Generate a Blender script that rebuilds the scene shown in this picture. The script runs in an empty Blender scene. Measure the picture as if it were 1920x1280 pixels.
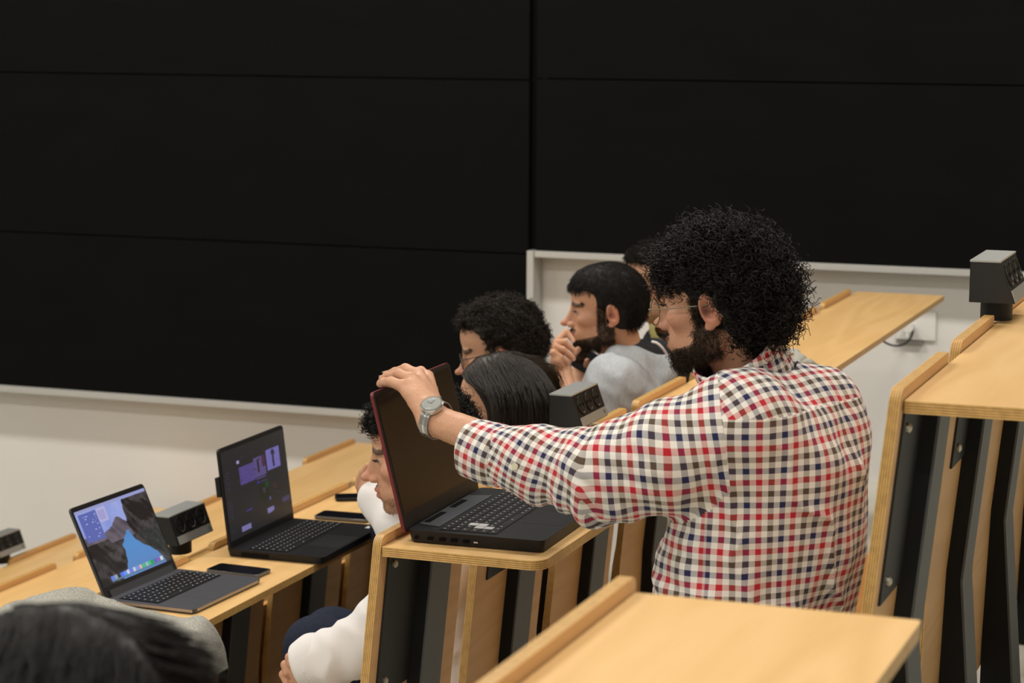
import bpy, bmesh, math, random
import numpy as np
from mathutils import Vector, Matrix
random.seed(7); rng = np.random.default_rng(7)
C = bpy.context.scene.collection
CZ = 2.9                                     # camera height above the lowest floor
# ---------------------------------------------------------------- camera, world, light, exposure
CX = Vector((0.93714795, 0.34889261, 0.00525975)); CYd = Vector((0.05451151, -0.13149938, -0.98981635)); CF = Vector((-0.34464796, 0.92789108, -0.14225303))
cam = bpy.data.cameras.new('camera'); camo = bpy.data.objects.new('camera', cam); C.objects.link(camo)
cam.sensor_width = 22.3; cam.lens = 4200 * 22.3 / 1920; cam.clip_end = 60; cam.clip_start = .05
mw = Matrix((( CX.x, -CYd.x, -CF.x, 0), (CX.y, -CYd.y, -CF.y, 0), (CX.z, -CYd.z, -CF.z, CZ), (0, 0, 0, 1)))
camo.matrix_world = mw
cam.dof.use_dof = True; cam.dof.focus_distance = 4.25; cam.dof.aperture_fstop = 4.5
S = bpy.context.scene; S.camera = camo
S.view_settings.view_transform = 'Standard'; S.view_settings.look = 'None'; S.view_settings.gamma = 1; S.view_settings.exposure = 0.0
try: S.view_settings.use_curve_mapping = False
except Exception: pass
w = bpy.data.worlds.new('room_air'); S.world = w; w.use_nodes = True
w.node_tree.nodes['Background'].inputs[0].default_value = (1, .95, .88, 1); w.node_tree.nodes['Background'].inputs[1].default_value = .035
def area(name, loc, sx, sy, power, col=(1, .955, .89), rot=(0, 0, 0)):
    l = bpy.data.lights.new(name, 'AREA'); l.shape = 'RECTANGLE'; l.size = sx; l.size_y = sy; l.energy = power; l.color = col
    o = bpy.data.objects.new(name, l); o.location = loc; o.rotation_euler = rot; C.objects.link(o); return o
for i, (x, y) in enumerate([(-6.5, 6.2), (-3.2, 6.2), (.1, 6.2), (-6.5, 2.2), (-3.2, 2.2), (.1, 2.2), (-3.2, -1.2), (.1, -1.2)]):
    area('ceiling_lamp', (x, y, 5.35), 1.5, .35, 92 if y > 6 else 74 if y > 2 and x < 0 else 58)

# ---------------------------------------------------------------- helpers
def W(px, py, Y):                            # a point seen in the photo at depth Y along the rows -> metres
    v = CX * ((px - 960) / 4200) + CYd * ((py - 640) / 4200) + CF
    v = v * (Y / v.y); return np.array([v.x, v.y, v.z + CZ])
def WX(px, py, X):
    v = CX * ((px - 960) / 4200) + CYd * ((py - 640) / 4200) + CF
    v = v * (X / v.x); return np.array([v.x, v.y, v.z + CZ])
def link(name, me, mat=None, parent=None, smooth=False):
    o = bpy.data.objects.new(name, me); C.objects.link(o)
    if mat is not None and len(me.materials) == 0:
        for m in (mat if isinstance(mat, (list, tuple)) else [mat]): me.materials.append(m)
    if parent is not None: o.parent = parent; o.matrix_parent_inverse = parent.matrix_world.inverted()
    if smooth: me.shade_smooth()
    return o
def tag(o, label=None, cat=None, group=None, kind=None):
    if label: o['label'] = label
    if cat: o['category'] = cat
    if group: o['group'] = group
    if kind: o['kind'] = kind
    return o
def empty(name, loc, label=None, cat=None, group=None, rot=None):
    o = bpy.data.objects.new(name, None); o.empty_display_size = .05; C.objects.link(o); o.location = loc
    o.matrix_world = Matrix.Translation(loc) @ (rot.to_4x4() if rot is not None else Matrix.Identity(4))
    return tag(o, label, cat, group)
class MB:                                    # mesh builder: lists of verts / faces with material index and optional uv
    def __init__(s): s.v = []; s.f = []; s.m = []; s.uv = []
    def face(s, pts, m=0, uv=None):
        n = len(s.v); s.v += [tuple(map(float, p)) for p in pts]; s.f.append(tuple(range(n, n + len(pts)))); s.m.append(m)
        s.uv.append(uv if uv else [(0, 0)] * len(pts))
    def box(s, c, d, R=None, m=0):
        c = Vector(c); R = R or Matrix.Identity(3)
        P = [c + R @ Vector((i * d[0] / 2, j * d[1] / 2, k * d[2] / 2)) for i in (-1, 1) for j in (-1, 1) for k in (-1, 1)]
        n = len(s.v); s.v += [tuple(p) for p in P]
        for q in ((0, 1, 3, 2), (4, 6, 7, 5), (0, 4, 5, 1), (2, 3, 7, 6), (0, 2, 6, 4), (1, 5, 7, 3)):
            s.f.append(tuple(n + i for i in q)); s.m.append(m); s.uv.append([(0, 0)] * 4)
        return s
    def prism(s, a, b, m=0, mside=None, uvside=None):   # two matching outlines joined by sides
        k = len(a); n = len(s.v); s.v += [tuple(map(float, p)) for p in a] + [tuple(map(float, p)) for p in b]
        s.f.append(tuple(range(n + k - 1, n - 1, -1))); s.m.append(m); s.uv.append([(0, 0)] * k)
        s.f.append(tuple(range(n + k, n + 2 * k))); s.m.append(m); s.uv.append([(0, 0)] * k)
        for i in range(k):
            j = (i + 1) % k; s.f.append((n + i, n + j, n + k + j, n + k + i)); s.m.append(m if mside is None else mside)
            s.uv.append([(0, 0), (0, 0), (1, 0), (1, 0)])
        return s
    def tube(s, pts, r, n=10, cap=True, m=0, close=False):
        pts = [Vector(p) for p in pts]; rs = r if isinstance(r, (list, tuple)) else [r] * len(pts); rings = []
        up = Vector((0, 0, 1)); prev = None
        for i, p in enumerate(pts):
            t = (pts[(i + 1) % len(pts)] - pts[i - 1]) if close else (pts[min(i + 1, len(pts) - 1)] - pts[max(i - 1, 0)])
            t.normalize()
            if prev is None: a = t.cross(up if abs(t.z) < .9 else Vector((1, 0, 0)))
            else: a = prev - t * prev.dot(t)
            a.normalize(); prev = a; b = t.cross(a)
            base = len(s.v)
            for k in range(n):
                q = p + (a * math.cos(2 * math.pi * k / n) + b * math.sin(2 * math.pi * k / n)) * rs[i]; s.v.append(tuple(q))
            rings.append(base)
        for i in range(len(rings) - (0 if close else 1)):
            A = rings[i]; B = rings[(i + 1) % len(rings)]
            for k in range(n):
                s.f.append((A + k, A + (k + 1) % n, B + (k + 1) % n, B + k)); s.m.append(m); s.uv.append([(0, 0)] * 4)
        if cap and not close:
            s.f.append(tuple(rings[0] + k for k in range(n - 1, -1, -1))); s.m.append(m); s.uv.append([(0, 0)] * n)
            s.f.append(tuple(rings[-1] + k for k in range(n))); s.m.append(m); s.uv.append([(0, 0)] * n)
        return s
    def build(s, name, mat, parent=None, smooth=False, bevel=0, xf=None):
        me = bpy.data.meshes.new(name); v = s.v if xf is None else [tuple(xf @ Vector(p)) for p in s.v]
        me.from_pydata(v, [], s.f)
        for mt in (mat if isinstance(mat, (list, tuple)) else [mat]): me.materials.append(mt)
        me.polygons.foreach_set('material_index', s.m)
        ul = me.uv_layers.new(name='UVMap'); flat = [c for f in s.uv for p in f for c in p]
        if len(flat) == 2 * len(me.loops): ul.data.foreach_set('uv', flat)
        bm = bmesh.new(); bm.from_mesh(me); bmesh.ops.remove_doubles(bm, verts=bm.verts, dist=1e-6); bmesh.ops.recalc_face_normals(bm, faces=bm.faces); bm.to_mesh(me); bm.free()
        o = link(name, me, None, parent, smooth)
        if smooth:
            try: me.set_sharp_from_angle(angle=math.radians(40))
            except Exception: pass
        if bevel:
            b = o.modifiers.new('bevel', 'BEVEL'); b.width = bevel; b.segments = 2; b.limit_method = 'ANGLE'; b.angle_limit = math.radians(40)
        return o
def roundpoly(pts, rad, n=5):                # 2-D outline with rounded corners
    out = []
    k = len(pts)
    for i in range(k):
        p = Vector(pts[i]); a = Vector(pts[i - 1]); b = Vector(pts[(i + 1) % k]); r = rad[i] if isinstance(rad, (list, tuple)) else rad
        if r <= 0: out.append(tuple(p)); continue
        u = (a - p).normalized(); v = (b - p).normalized(); ang = u.angle(v); t = r / math.tan(ang / 2)
        c = p + (u + v).normalized() * (r / math.sin(ang / 2)); A = p + u * t - c; B = p + v * t - c
        th = A.angle(B)
        for j in range(n + 1):
            f = j / n; out.append(tuple(c + (A * math.sin((1 - f) * th) + B * math.sin(f * th)) / math.sin(th)))
    return out

# ---------------------------------------------------------------- materials
def M_(name, col, rough=.6, metal=0, spec=.5, emit=None, estr=1, sss=0, bump=None, coat=0, alpha=None, trans=0, sheen=0):
    m = bpy.data.materials.new(name); m.use_nodes = True; b = m.node_tree.nodes['Principled BSDF']
    b.inputs['Base Color'].default_value = (*col, 1); b.inputs['Roughness'].default_value = rough; b.inputs['Metallic'].default_value = metal
    b.inputs['Specular IOR Level'].default_value = spec
    if emit: b.inputs['Emission Color'].default_value = (*emit, 1); b.inputs['Emission Strength'].default_value = estr
    if coat: b.inputs['Coat Weight'].default_value = coat; b.inputs['Coat Roughness'].default_value = .1
    if trans: b.inputs['Transmission Weight'].default_value = trans
    if sheen: b.inputs['Sheen Weight'].default_value = sheen
    if bump:
        n = m.node_tree.nodes.new('ShaderNodeTexNoise'); n.inputs['Scale'].default_value = bump[0]; n.inputs['Detail'].default_value = 4
        bp = m.node_tree.nodes.new('ShaderNodeBump'); bp.inputs['Strength'].default_value = bump[1]; bp.inputs['Distance'].default_value = bump[2] if len(bump) > 2 else .002
        tc = m.node_tree.nodes.new('ShaderNodeTexCoord'); m.node_tree.links.new(tc.outputs['Object'], n.inputs['Vector'])
        m.node_tree.links.new(n.outputs[0], bp.inputs['Height']); m.node_tree.links.new(bp.outputs[0], b.inputs['Normal'])
    return m
def ramp(nt, stops, interp='LINEAR'):
    r = nt.nodes.new('ShaderNodeValToRGB'); r.color_ramp.interpolation = interp; e = r.color_ramp.elements
    while len(e) > 1: e.remove(e[-1])
    e[0].position = stops[0][0]; e[0].color = (*stops[0][1], 1)
    for p, c in stops[1:]: x = e.new(p); x.color = (*c, 1)
    return r
def noise_mat(name, stops, scale, rough, vscale=(1, 1, 1), detail=5, bump=0, spec=.5, sheen=0, dist=.001):
    m = bpy.data.materials.new(name); m.use_nodes = True; nt = m.node_tree; b = nt.nodes['Principled BSDF']
    tc = nt.nodes.new('ShaderNodeTexCoord'); mp = nt.nodes.new('ShaderNodeMapping'); mp.inputs['Scale'].default_value = vscale
    n = nt.nodes.new('ShaderNodeTexNoise'); n.inputs['Scale'].default_value = scale; n.inputs['Detail'].default_value = detail
    nt.links.new(tc.outputs['Object'], mp.inputs[0]); nt.links.new(mp.outputs[0], n.inputs['Vector'])
    r = ramp(nt, stops); nt.links.new(n.outputs[0], r.inputs[0]); nt.links.new(r.outputs[0], b.inputs['Base Color'])
    b.inputs['Roughness'].default_value = rough; b.inputs['Specular IOR Level'].default_value = spec
    if sheen: b.inputs['Sheen Weight'].default_value = sheen
    if bump:
        bp = nt.nodes.new('ShaderNodeBump'); bp.inputs['Strength'].default_value = bump; bp.inputs['Distance'].default_value = dist
        nt.links.new(n.outputs[0], bp.inputs['Height']); nt.links.new(bp.outputs[0], b.inputs['Normal'])
    return m
def wood(name, c1, c2, c3, rough=.38):
    m = bpy.data.materials.new(name); m.use_nodes = True; nt = m.node_tree; b = nt.nodes['Principled BSDF']; L = nt.links.new
    tc = nt.nodes.new('ShaderNodeTexCoord'); mp = nt.nodes.new('ShaderNodeMapping'); mp.inputs['Scale'].default_value = (7, .8, 7)
    n1 = nt.nodes.new('ShaderNodeTexNoise'); n1.inputs['Scale'].default_value = .9; n1.inputs['Detail'].default_value = 2; n1.inputs['Distortion'].default_value = .4
    L(tc.outputs['Object'], mp.inputs[0]); L(mp.outputs[0], n1.inputs['Vector'])
    mul = nt.nodes.new('ShaderNodeMath'); mul.operation = 'MULTIPLY'; mul.inputs[1].default_value = 14; L(n1.outputs[0], mul.inputs[0])
    fr = nt.nodes.new('ShaderNodeMath'); fr.operation = 'PINGPONG'; fr.inputs[1].default_value = 1; L(mul.outputs[0], fr.inputs[0])
    mp2 = nt.nodes.new('ShaderNodeMapping'); mp2.inputs['Scale'].default_value = (220, 9, 220); L(tc.outputs['Object'], mp2.inputs[0])
    n2 = nt.nodes.new('ShaderNodeTexNoise'); n2.inputs['Scale'].default_value = 1; n2.inputs['Detail'].default_value = 3; L(mp2.outputs[0], n2.inputs['Vector'])
    mx = nt.nodes.new('ShaderNodeMix'); mx.data_type = 'FLOAT'; mx.inputs[0].default_value = .45; L(fr.outputs[0], mx.inputs[2]); L(n2.outputs[0], mx.inputs[3])
    r = ramp(nt, [(.1, c1), (.5, c2), (.9, c3)]); L(mx.outputs[0], r.inputs[0]); L(r.outputs[0], b.inputs['Base Color'])
    b.inputs['Roughness'].default_value = rough; b.inputs['Specular IOR Level'].default_value = .45
    return m
def ply(name):                               # end grain of plywood: layers across UV.x
    m = bpy.data.materials.new(name); m.use_nodes = True; nt = m.node_tree; b = nt.nodes['Principled BSDF']; L = nt.links.new
    uv = nt.nodes.new('ShaderNodeUVMap'); sp = nt.nodes.new('ShaderNodeSeparateXYZ'); L(uv.outputs[0], sp.inputs[0])
    a, d = (.60, .37, .12), (.27, .125, .032)
    r = ramp(nt, [(0, a), (.14, d), (.21, a), (.35, d), (.42, a), (.57, d), (.64, a), (.79, d), (.86, a)], 'CONSTANT'); L(sp.outputs[0], r.inputs[0])
    tc = nt.nodes.new('ShaderNodeTexCoord'); n = nt.nodes.new('ShaderNodeTexNoise'); n.inputs['Scale'].default_value = 90; L(tc.outputs['Object'], n.inputs['Vector'])
    mx = nt.nodes.new('ShaderNodeMix'); mx.data_type = 'RGBA'; mx.blend_type = 'MULTIPLY'; mx.inputs[0].default_value = .35
    L(r.outputs[0], mx.inputs[6]); r2 = ramp(nt, [(.35, (.55, .5, .45)), (.6, (1, 1, 1))]); L(n.outputs[0], r2.inputs[0]); L(r2.outputs[0], mx.inputs[7]); L(mx.outputs[2], b.inputs['Base Color'])
    b.inputs['Roughness'].default_value = .45
    return m
WOOD = wood('beech_laminate', (.62, .385, .155), (.67, .425, .178), (.71, .465, .21), .34)
PANEL = wood('beech_panel', (.56, .32, .13), (.62, .36, .15), (.66, .39, .17), .5)
PLY = ply('plywood_edge')
ORNG = wood('backrest_veneer', (.50, .25, .075), (.56, .28, .09), (.6, .31, .1), .5)
BLK = M_('black_powder_steel', (.006, .006, .0065), .6, spec=.25)
DPLATE = M_('dark_steel_plate', (.014, .015, .015), .55, spec=.3)
GREYST = M_('grey_steel', (.085, .09, .09), .55)
BOLT = M_('zinc_bolt', (.5, .46, .38), .35, 1)
ALU = M_('brushed_aluminium', (.42, .43, .42), .42, .7)
BPL = M_('black_plastic', (.006, .006, .0065), .5, spec=.3)
BPL2 = M_('socket_black', (.006, .006, .006), .35)
WALL = noise_mat('painted_wall', [(.3, (.66, .645, .62)), (.7, (.69, .675, .65))], 2, .9, spec=.2)
FLOOR = noise_mat('pale_floor', [(.3, (.50, .49, .42)), (.7, (.56, .55, .48))], 6, .5)
BOARD = noise_mat('blackboard', [(.3, (.0030, .0030, .0029)), (.7, (.0038, .0038, .0036))], 3, .8, vscale=(1, 1, 4), spec=.07)
GROOVE = M_('board_joint', (.003, .003, .003), .9, spec=.1)
CEIL = M_('ceiling_paint', (.7, .69, .66), .9)
WHP = M_('white_plastic', (.7, .69, .66), .4)
SKIRT = M_('brown_skirting', (.16, .09, .05), .6)
# ---------------------------------------------------------------- room
def struct(name, mb, mat, parent=None, **k):
    o = mb.build(name, mat, parent, **k); o['kind'] = 'structure'; return o
YW = 8.40
struct('wall_far', MB().box((-2.5, YW + .1, 2.6), (13.4, .2, 6)), WALL)
struct('wall_left', MB().box((-9.1, 3, 2.6), (.2, 11, 6)), WALL)
struct('wall_right', MB().box((4.1, 3, 2.6), (.2, 11, 6)), WALL)
struct('wall_near', MB().box((-2.5, -2.6, 2.6), (13.4, .2, 6)), WALL)
struct('ceiling', MB().box((-2.5, 3, 5.55), (13.4, 11.2, .2)), CEIL)
# stepped floor: one tread per row of seats
ROWS = dict(Y=(-4.75, CZ - 2.09), Z=(-3.78, CZ - 1.737), A=(-2.69, CZ - 1.3625), B=(-1.595, CZ - .943), C=(-.56, CZ - .522), D=(-.694, CZ - .610))
FL = {'Y': ROWS['Y'][1] - .80, 'Z': ROWS['Z'][1] - .80, 'A': ROWS['A'][1] - .80, 'B': ROWS['B'][1] - .80, 'C': ROWS['C'][1] - .80}
xs = [-9, ROWS['Y'][0] - .06, ROWS['Z'][0] - .06, ROWS['A'][0] - .06, ROWS['B'][0] - .06, ROWS['C'][0] - .06, 4]
hs = [FL['Y'] - .0, FL['Y'], FL['Z'], FL['A'], FL['B'], FL['C']]
fm = MB()
for i in range(6):
    fm.box(((xs[i] + xs[i + 1]) / 2, 3, (hs[i] - .5) / 2), (xs[i + 1] - xs[i], 10.98, hs[i] + .5))
struct('floor', fm, FLOOR)
struct('baseboard_far', MB().box((-1.1, YW - .008, FL['B'] + .035), (1.0, .016, .07)), SKIRT)
# black boards: stacked sliding panels in a pale aluminium frame
def board(x0, x1, zs, nm):
    for i in range(len(zs) - 1):
        a, b = zs[i], zs[i + 1]
        p = MB().box(((x0 + x1) / 2, 8.325, (a + b) / 2), (x1 - x0, .05, b - a - .005)).build('board_panel', BOARD, nm, bevel=.0015)
bl = empty('blackboard', (-5.9, 8.36, CZ - 1.595), 'wide black wall board reaching lower, left of the upright joint', 'blackboard', 'black wall boards')
br = empty('blackboard', (-.7, 8.36, CZ - .905), 'black wall board ending higher, right of the upright joint', 'blackboard', 'black wall boards')
T = CZ
board(-8.9, -3.017, [T - 1.595, T - .92, T - .235, T + .45, T + 1.13, T + 1.8], bl)
board(-2.985, 1.8, [T - .905, T - .228, T + .457, T + 1.137, T + 1.8], br)
MB().box((-5.98, 8.37, T + .1), (5.86, .04, 3.38)).build('backing', GROOVE, bl)
MB().box((-.58, 8.37, T + .44), (4.76, .04, 2.68)).build('backing', GROOVE, br)
MB().box((-3.0015, 8.345, T + .45), (.026, .03, 2.7)).build('joint_strip', GROOVE, bl)
TR = M_('board_frame_aluminium', (.46, .46, .44), .5, .25)
MB().box((-5.96, 8.33, T - 1.6095), (5.92, .09, .027)).build('frame_bottom', TR, bl, bevel=.001)
MB().box((-.585, 8.33, T - .9165), (4.80, .09, .024)).build('frame_bottom', TR, br, bevel=.001)
MB().box((-3.003, 8.33, T - 1.25), (.028, .09, .69)).build('frame_side', TR, bl, bevel=.001)
# wall socket with plug and cable below the far end of the third desk row
so = empty('wall_socket', tuple(W(1705, 625, YW)), 'white wall socket plate with plug behind the far desk end', 'wall socket')
a = W(1718, 612, YW)
MB().box((a[0] + .0, YW - .006, a[2] + .005), (.15, .012, .11)).build('socket_plate', WHP, so, bevel=.002)
MB().box((a[0] - .02, YW - .012, a[2] - .058), (.10, .02, .010)).build('plate_edge', M_('plate_edge_grey', (.2, .19, .17), .6), so)
MB().tube([(a[0] - .022, YW - .012, a[2] + .0), (a[0] - .022, YW - .05, a[2] + .0)], .019, 16).build('plug', WHP, so, smooth=True)
MB().tube([(a[0] - .022, YW - .042, a[2] - .01), (a[0] - .024, YW - .044, a[2] - .036)], .007, 10).build('plug_neck', WHP, so, smooth=True)
cp = [W(*q) for q in ((1712, 619, 8.355), (1709, 630, 8.35), (1701, 641, 8.33), (1690, 647, 8.28), (1678, 648, 8.2), (1666, 645, 8.1), (1655, 638, 8.0), (1640, 622, 7.9))]
def smoothpts(P, n=5):
    P = [np.array(p) for p in P]; out = []
    for i in range(len(P) - 1):
        p0, p1, p2, p3 = P[max(i - 1, 0)], P[i], P[i + 1], P[min(i + 2, len(P) - 1)]
        for j in range(n):
            t = j / n; out.append(tuple(.5 * ((2 * p1) + (-p0 + p2) * t + (2 * p0 - 5 * p1 + 4 * p2 - p3) * t * t + (-p0 + 3 * p1 - 3 * p2 + p3) * t ** 3)))
    out.append(tuple(P[-1])); return out
tag(MB().tube(smoothpts(cp), .0042, 8).build('power_cable', BPL, smooth=True), 'black cable drooping from the white wall plug', 'cable')

# ---------------------------------------------------------------- desk rows
PT = .016; TT = .0175
def panel_mesh(x0, zt, y0, y1, ra, rb, lean=.1, depth=.71, rid=.019):
    """upright plywood board: leaning upper part, kink, steeper lower part; ridge from ra to rb stands above the desk top"""
    lv = []                                    # z offset from desk top, ymin, ymax
    r = .016
    for k in range(6):
        t = math.pi / 2 * k / 5; lv.append((rid - r + r * math.cos(math.pi / 2 - t) if 0 else rid - r * (1 - math.sin(math.pi / 2 - t)), ra + r * (1 - math.sin(t)), rb - r * (1 - math.sin(t))))
    lv = [(rid - r * (1 - math.cos(math.pi / 2 * k / 5)), ra + r * (1 - math.sin(math.pi / 2 * k / 5)), rb - r * (1 - math.sin(math.pi / 2 * k / 5))) for k in range(6)]
    lv += [(-.001, ra, rb), (-.002, y0, y1), (-.40, y0, y1), (-depth, y0, y1)]
    def X(z): return x0 + (lean * z if z > -.40 else lean * -.40 + .035 * (z + .40))
    m = MB()
    R = [(X(z), a, b, z + zt) for z, a, b in lv]
    for i in range(len(R) - 1):
        (xa, a0, b0, za), (xb, a1, b1, zb) = R[i], R[i + 1]
        m.face([(xa, a0, za), (xb, a1, zb), (xb, b1, zb), (xa, b0, za)])
        m.face([(xa - PT, a0, za), (xa - PT, b0, za), (xb - PT, b1, zb), (xb - PT, a1, zb)])
        m.face([(xa, a0, za), (xa - PT, a0, za), (xb - PT, a1, zb), (xb, a1, zb)], 1, [(1, 0), (0, 0), (0, 1), (1, 1)])
        m.face([(xa, b0, za), (xb, b1, zb), (xb - PT, b1, zb), (xa - PT, b0, za)], 1, [(1, 0), (1, 1), (0, 1), (0, 0)])
    x, a, b, z = R[0]; m.face([(x, a, z), (x, b, z), (x - PT, b, z), (x - PT, a, z)], 1, [(1, 0), (1, 1), (0, 1), (0, 0)])
    x, a, b, z = R[-1]; m.face([(x, a, z), (x - PT, a, z), (x - PT, b, z), (x, b, z)], 1, [(1, 0), (0, 0), (0, 1), (1, 1)])
    return m
def desk_row(key, near, far, starts, label, ridges=None, width=.31, lean=.1, rn=.03, backs=True, posts=True, closed=False, bo=.09):
    x0, zt = ROWS[key] if key in ROWS else key
    root = empty('desk_row', (x0, near, zt - .8), label, 'desk', 'beech desk rows of the lecture hall')
    # desk top with rounded user-side corners; ply edges
    out = roundpoly([(x0 + .002, near), (x0 + width, near), (x0 + width, far), (x0 + .002, far)], [0.002, rn, .006, 0.002], 6)
    m = MB(); k = len(out)
    m.face([(x, y, zt) for x, y in out]); m.face([(x, y, zt - TT) for x, y in out][::-1])
    for i in range(k):
        j = (i + 1) % k; (a, b), (c, d) = out[i], out[j]
        m.face([(a, b, zt), (a, b, zt - TT), (c, d, zt - TT), (c, d, zt)], 1, [(1, 0), (0, 0), (0, 1), (1, 1)])
    m.build('desk_top', [WOOD, PLY], root)
    for i, (y0, y1) in enumerate(starts):
        ra, rb = (ridges or {}).get(i, (y0, y1))
        panel_mesh(x0, zt, y0, (starts[i + 1][0] - .004 if closed and i + 1 < len(starts) else y1), ra, rb, lean).build('front_panel', [PANEL, PLY], root)
        if not posts: continue
        # steel plate on the user's side of the panel, with bolts
        ym = y0 + (.035 if i == 0 else .06); pl = y0 + .19 - ym; h = .30 if i == 0 else .20
        pm = MB(); X = lambda z: x0 + lean * z
        pts = [(ym, -TT - .002), (ym + pl, -TT - .002), (ym + pl, -h), (ym, -h)]
        pm.prism([(X(z), y, zt + z) for y, z in pts], [(X(z) + .004, y, zt + z) for y, z in pts])
        br_ = pm.build('bracket_plate', DPLATE, root)
        for (yy, zz) in ((ym + .025, -.045), (ym + .03, -h + .03)):
            c = Vector((X(zz) + .004, yy, zt + zz))
            MB().tube([c, c + Vector((.004, 0, 0)), c + Vector((.007, 0, 0))], [.0075, .0075, .004], 10).build('bolt', BOLT, br_, smooth=True)
        # folded steel post: black web towards the aisle, flange coloured grey as the lit side towards the user
        yp = y0 + .19; fl = zt - .80
        prof = [(.0, -TT - .003), (.024, -TT - .003), (.024 - .040, -.42), (.014, -.795), (-.050, -.795), (-.046, -.42)]
        prof = [(x0 + a, zt + b) for a, b in prof]
        MB().prism([(a, yp, b) for a, b in prof], [(a, yp + .012, b) for a, b in prof]).build('post', BLK, root)
        a, b, c = prof[1], prof[2], prof[3]
        fm = MB()
        for (p, q) in ((a, b), (b, c)):
            fm.prism([(p[0], yp, p[1]), (p[0] + .004, yp, p[1]), (q[0] + .004, yp, q[1]), (q[0], yp, q[1])],
                     [(p[0], yp + .10, p[1]), (p[0] + .004, yp + .10, p[1]), (q[0] + .004, yp + .10, q[1]), (q[0], yp + .10, q[1])])
        fm.build('post_flange', GREYST, root)
        MB().box((x0 - .02, yp + .035, fl + .0125), (.22, .05, .02)).build('post_foot', GREYST, root, bevel=.002)
        if backs:
            bm_ = MB(); xx = x0 - PT - .002
            zs = [-.24, -.42, -.62]; X2 = lambda z: xx + lean * z - (.012 if z < -.3 else 0)
            for q in range(2):
                za, zb = zs[q], zs[q + 1]
                bm_.prism([(X2(za), y0 + bo, zt + za), (X2(za) - .016, y0 + bo, zt + za), (X2(zb) - .016, y0 + bo, zt + zb), (X2(zb), y0 + bo, zt + zb)],
                          [(X2(za), y1 - .01, zt + za), (X2(za) - .016, y1 - .01, zt + za), (X2(zb) - .016, y1 - .01, zt + zb), (X2(zb), y1 - .01, zt + zb)])
            bm_.build('backrest', ORNG, root)
    return root
def grid(y0, n, p=.516, g=.085): return [(y0 + i * p, y0 + (i + 1) * p - g) for i in range(n)]
rowA = desk_row('A', 4.02, 8.05, [(3.93, 4.38), (4.446, 4.90), (4.93, 5.36), (5.415, 5.87), (5.93, 6.39), (6.45, 6.90), (6.96, 7.42), (7.48, 8.0)], 'beech desk row holding the two open laptops with lit screens, third step up', {1: (4.446, 4.90), 2: (5.03, 5.36)}, bo=-.035)
rowB = desk_row('B', 3.62, 7.78, grid(3.62, 8, .5195, .09), 'beech desk row holding the black laptop with dark screen', {2: (4.86, 5.09)})
rowC = desk_row('C', 3.07, 7.30, grid(3.05, 8, .505, .09), 'beech desk row behind the plaid shirt, standing at the right edge', {0: (3.05, 3.445), 1: (3.555, 3.915)})
rowD = desk_row('D', .75, 2.25, [(.72, 1.19), (1.23, 1.71), (1.75, 2.255)], 'blurred beech desk end nearest the camera in the foreground', rn=.004)
rowZ = desk_row('Z', 4.2, 8.33, [(5.56 - .5, 6.02 - .5), (5.62, 6.02), (6.145, 6.60), (6.66, 7.14), (7.19, 7.66), (7.85, 8.32)][1:], 'low beech desk row just in front of the lit laptops', posts=True)
rowY = desk_row('Y', 4.9, 8.33, [(6.70, 7.15), (7.24, 7.72), (7.77, 8.30)], 'lowest beech desk row at the far left by the white wall', posts=True)
# dark ribbed cable duct lying on the tread under the rear row
duct = MB()
for i in range(7): duct.box((ROWS['C'][0] + .13 + i * .012, 5.2, FL['C'] + .014), (.007, 4.2, .028))
duct.box((ROWS['C'][0] + .166, 5.2, FL['C'] + .006), (.09, 4.2, .012))
tag(duct.build('floor_duct', BPL), 'black ribbed duct lying on the pale floor beneath the right desk row', 'cable duct')

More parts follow.
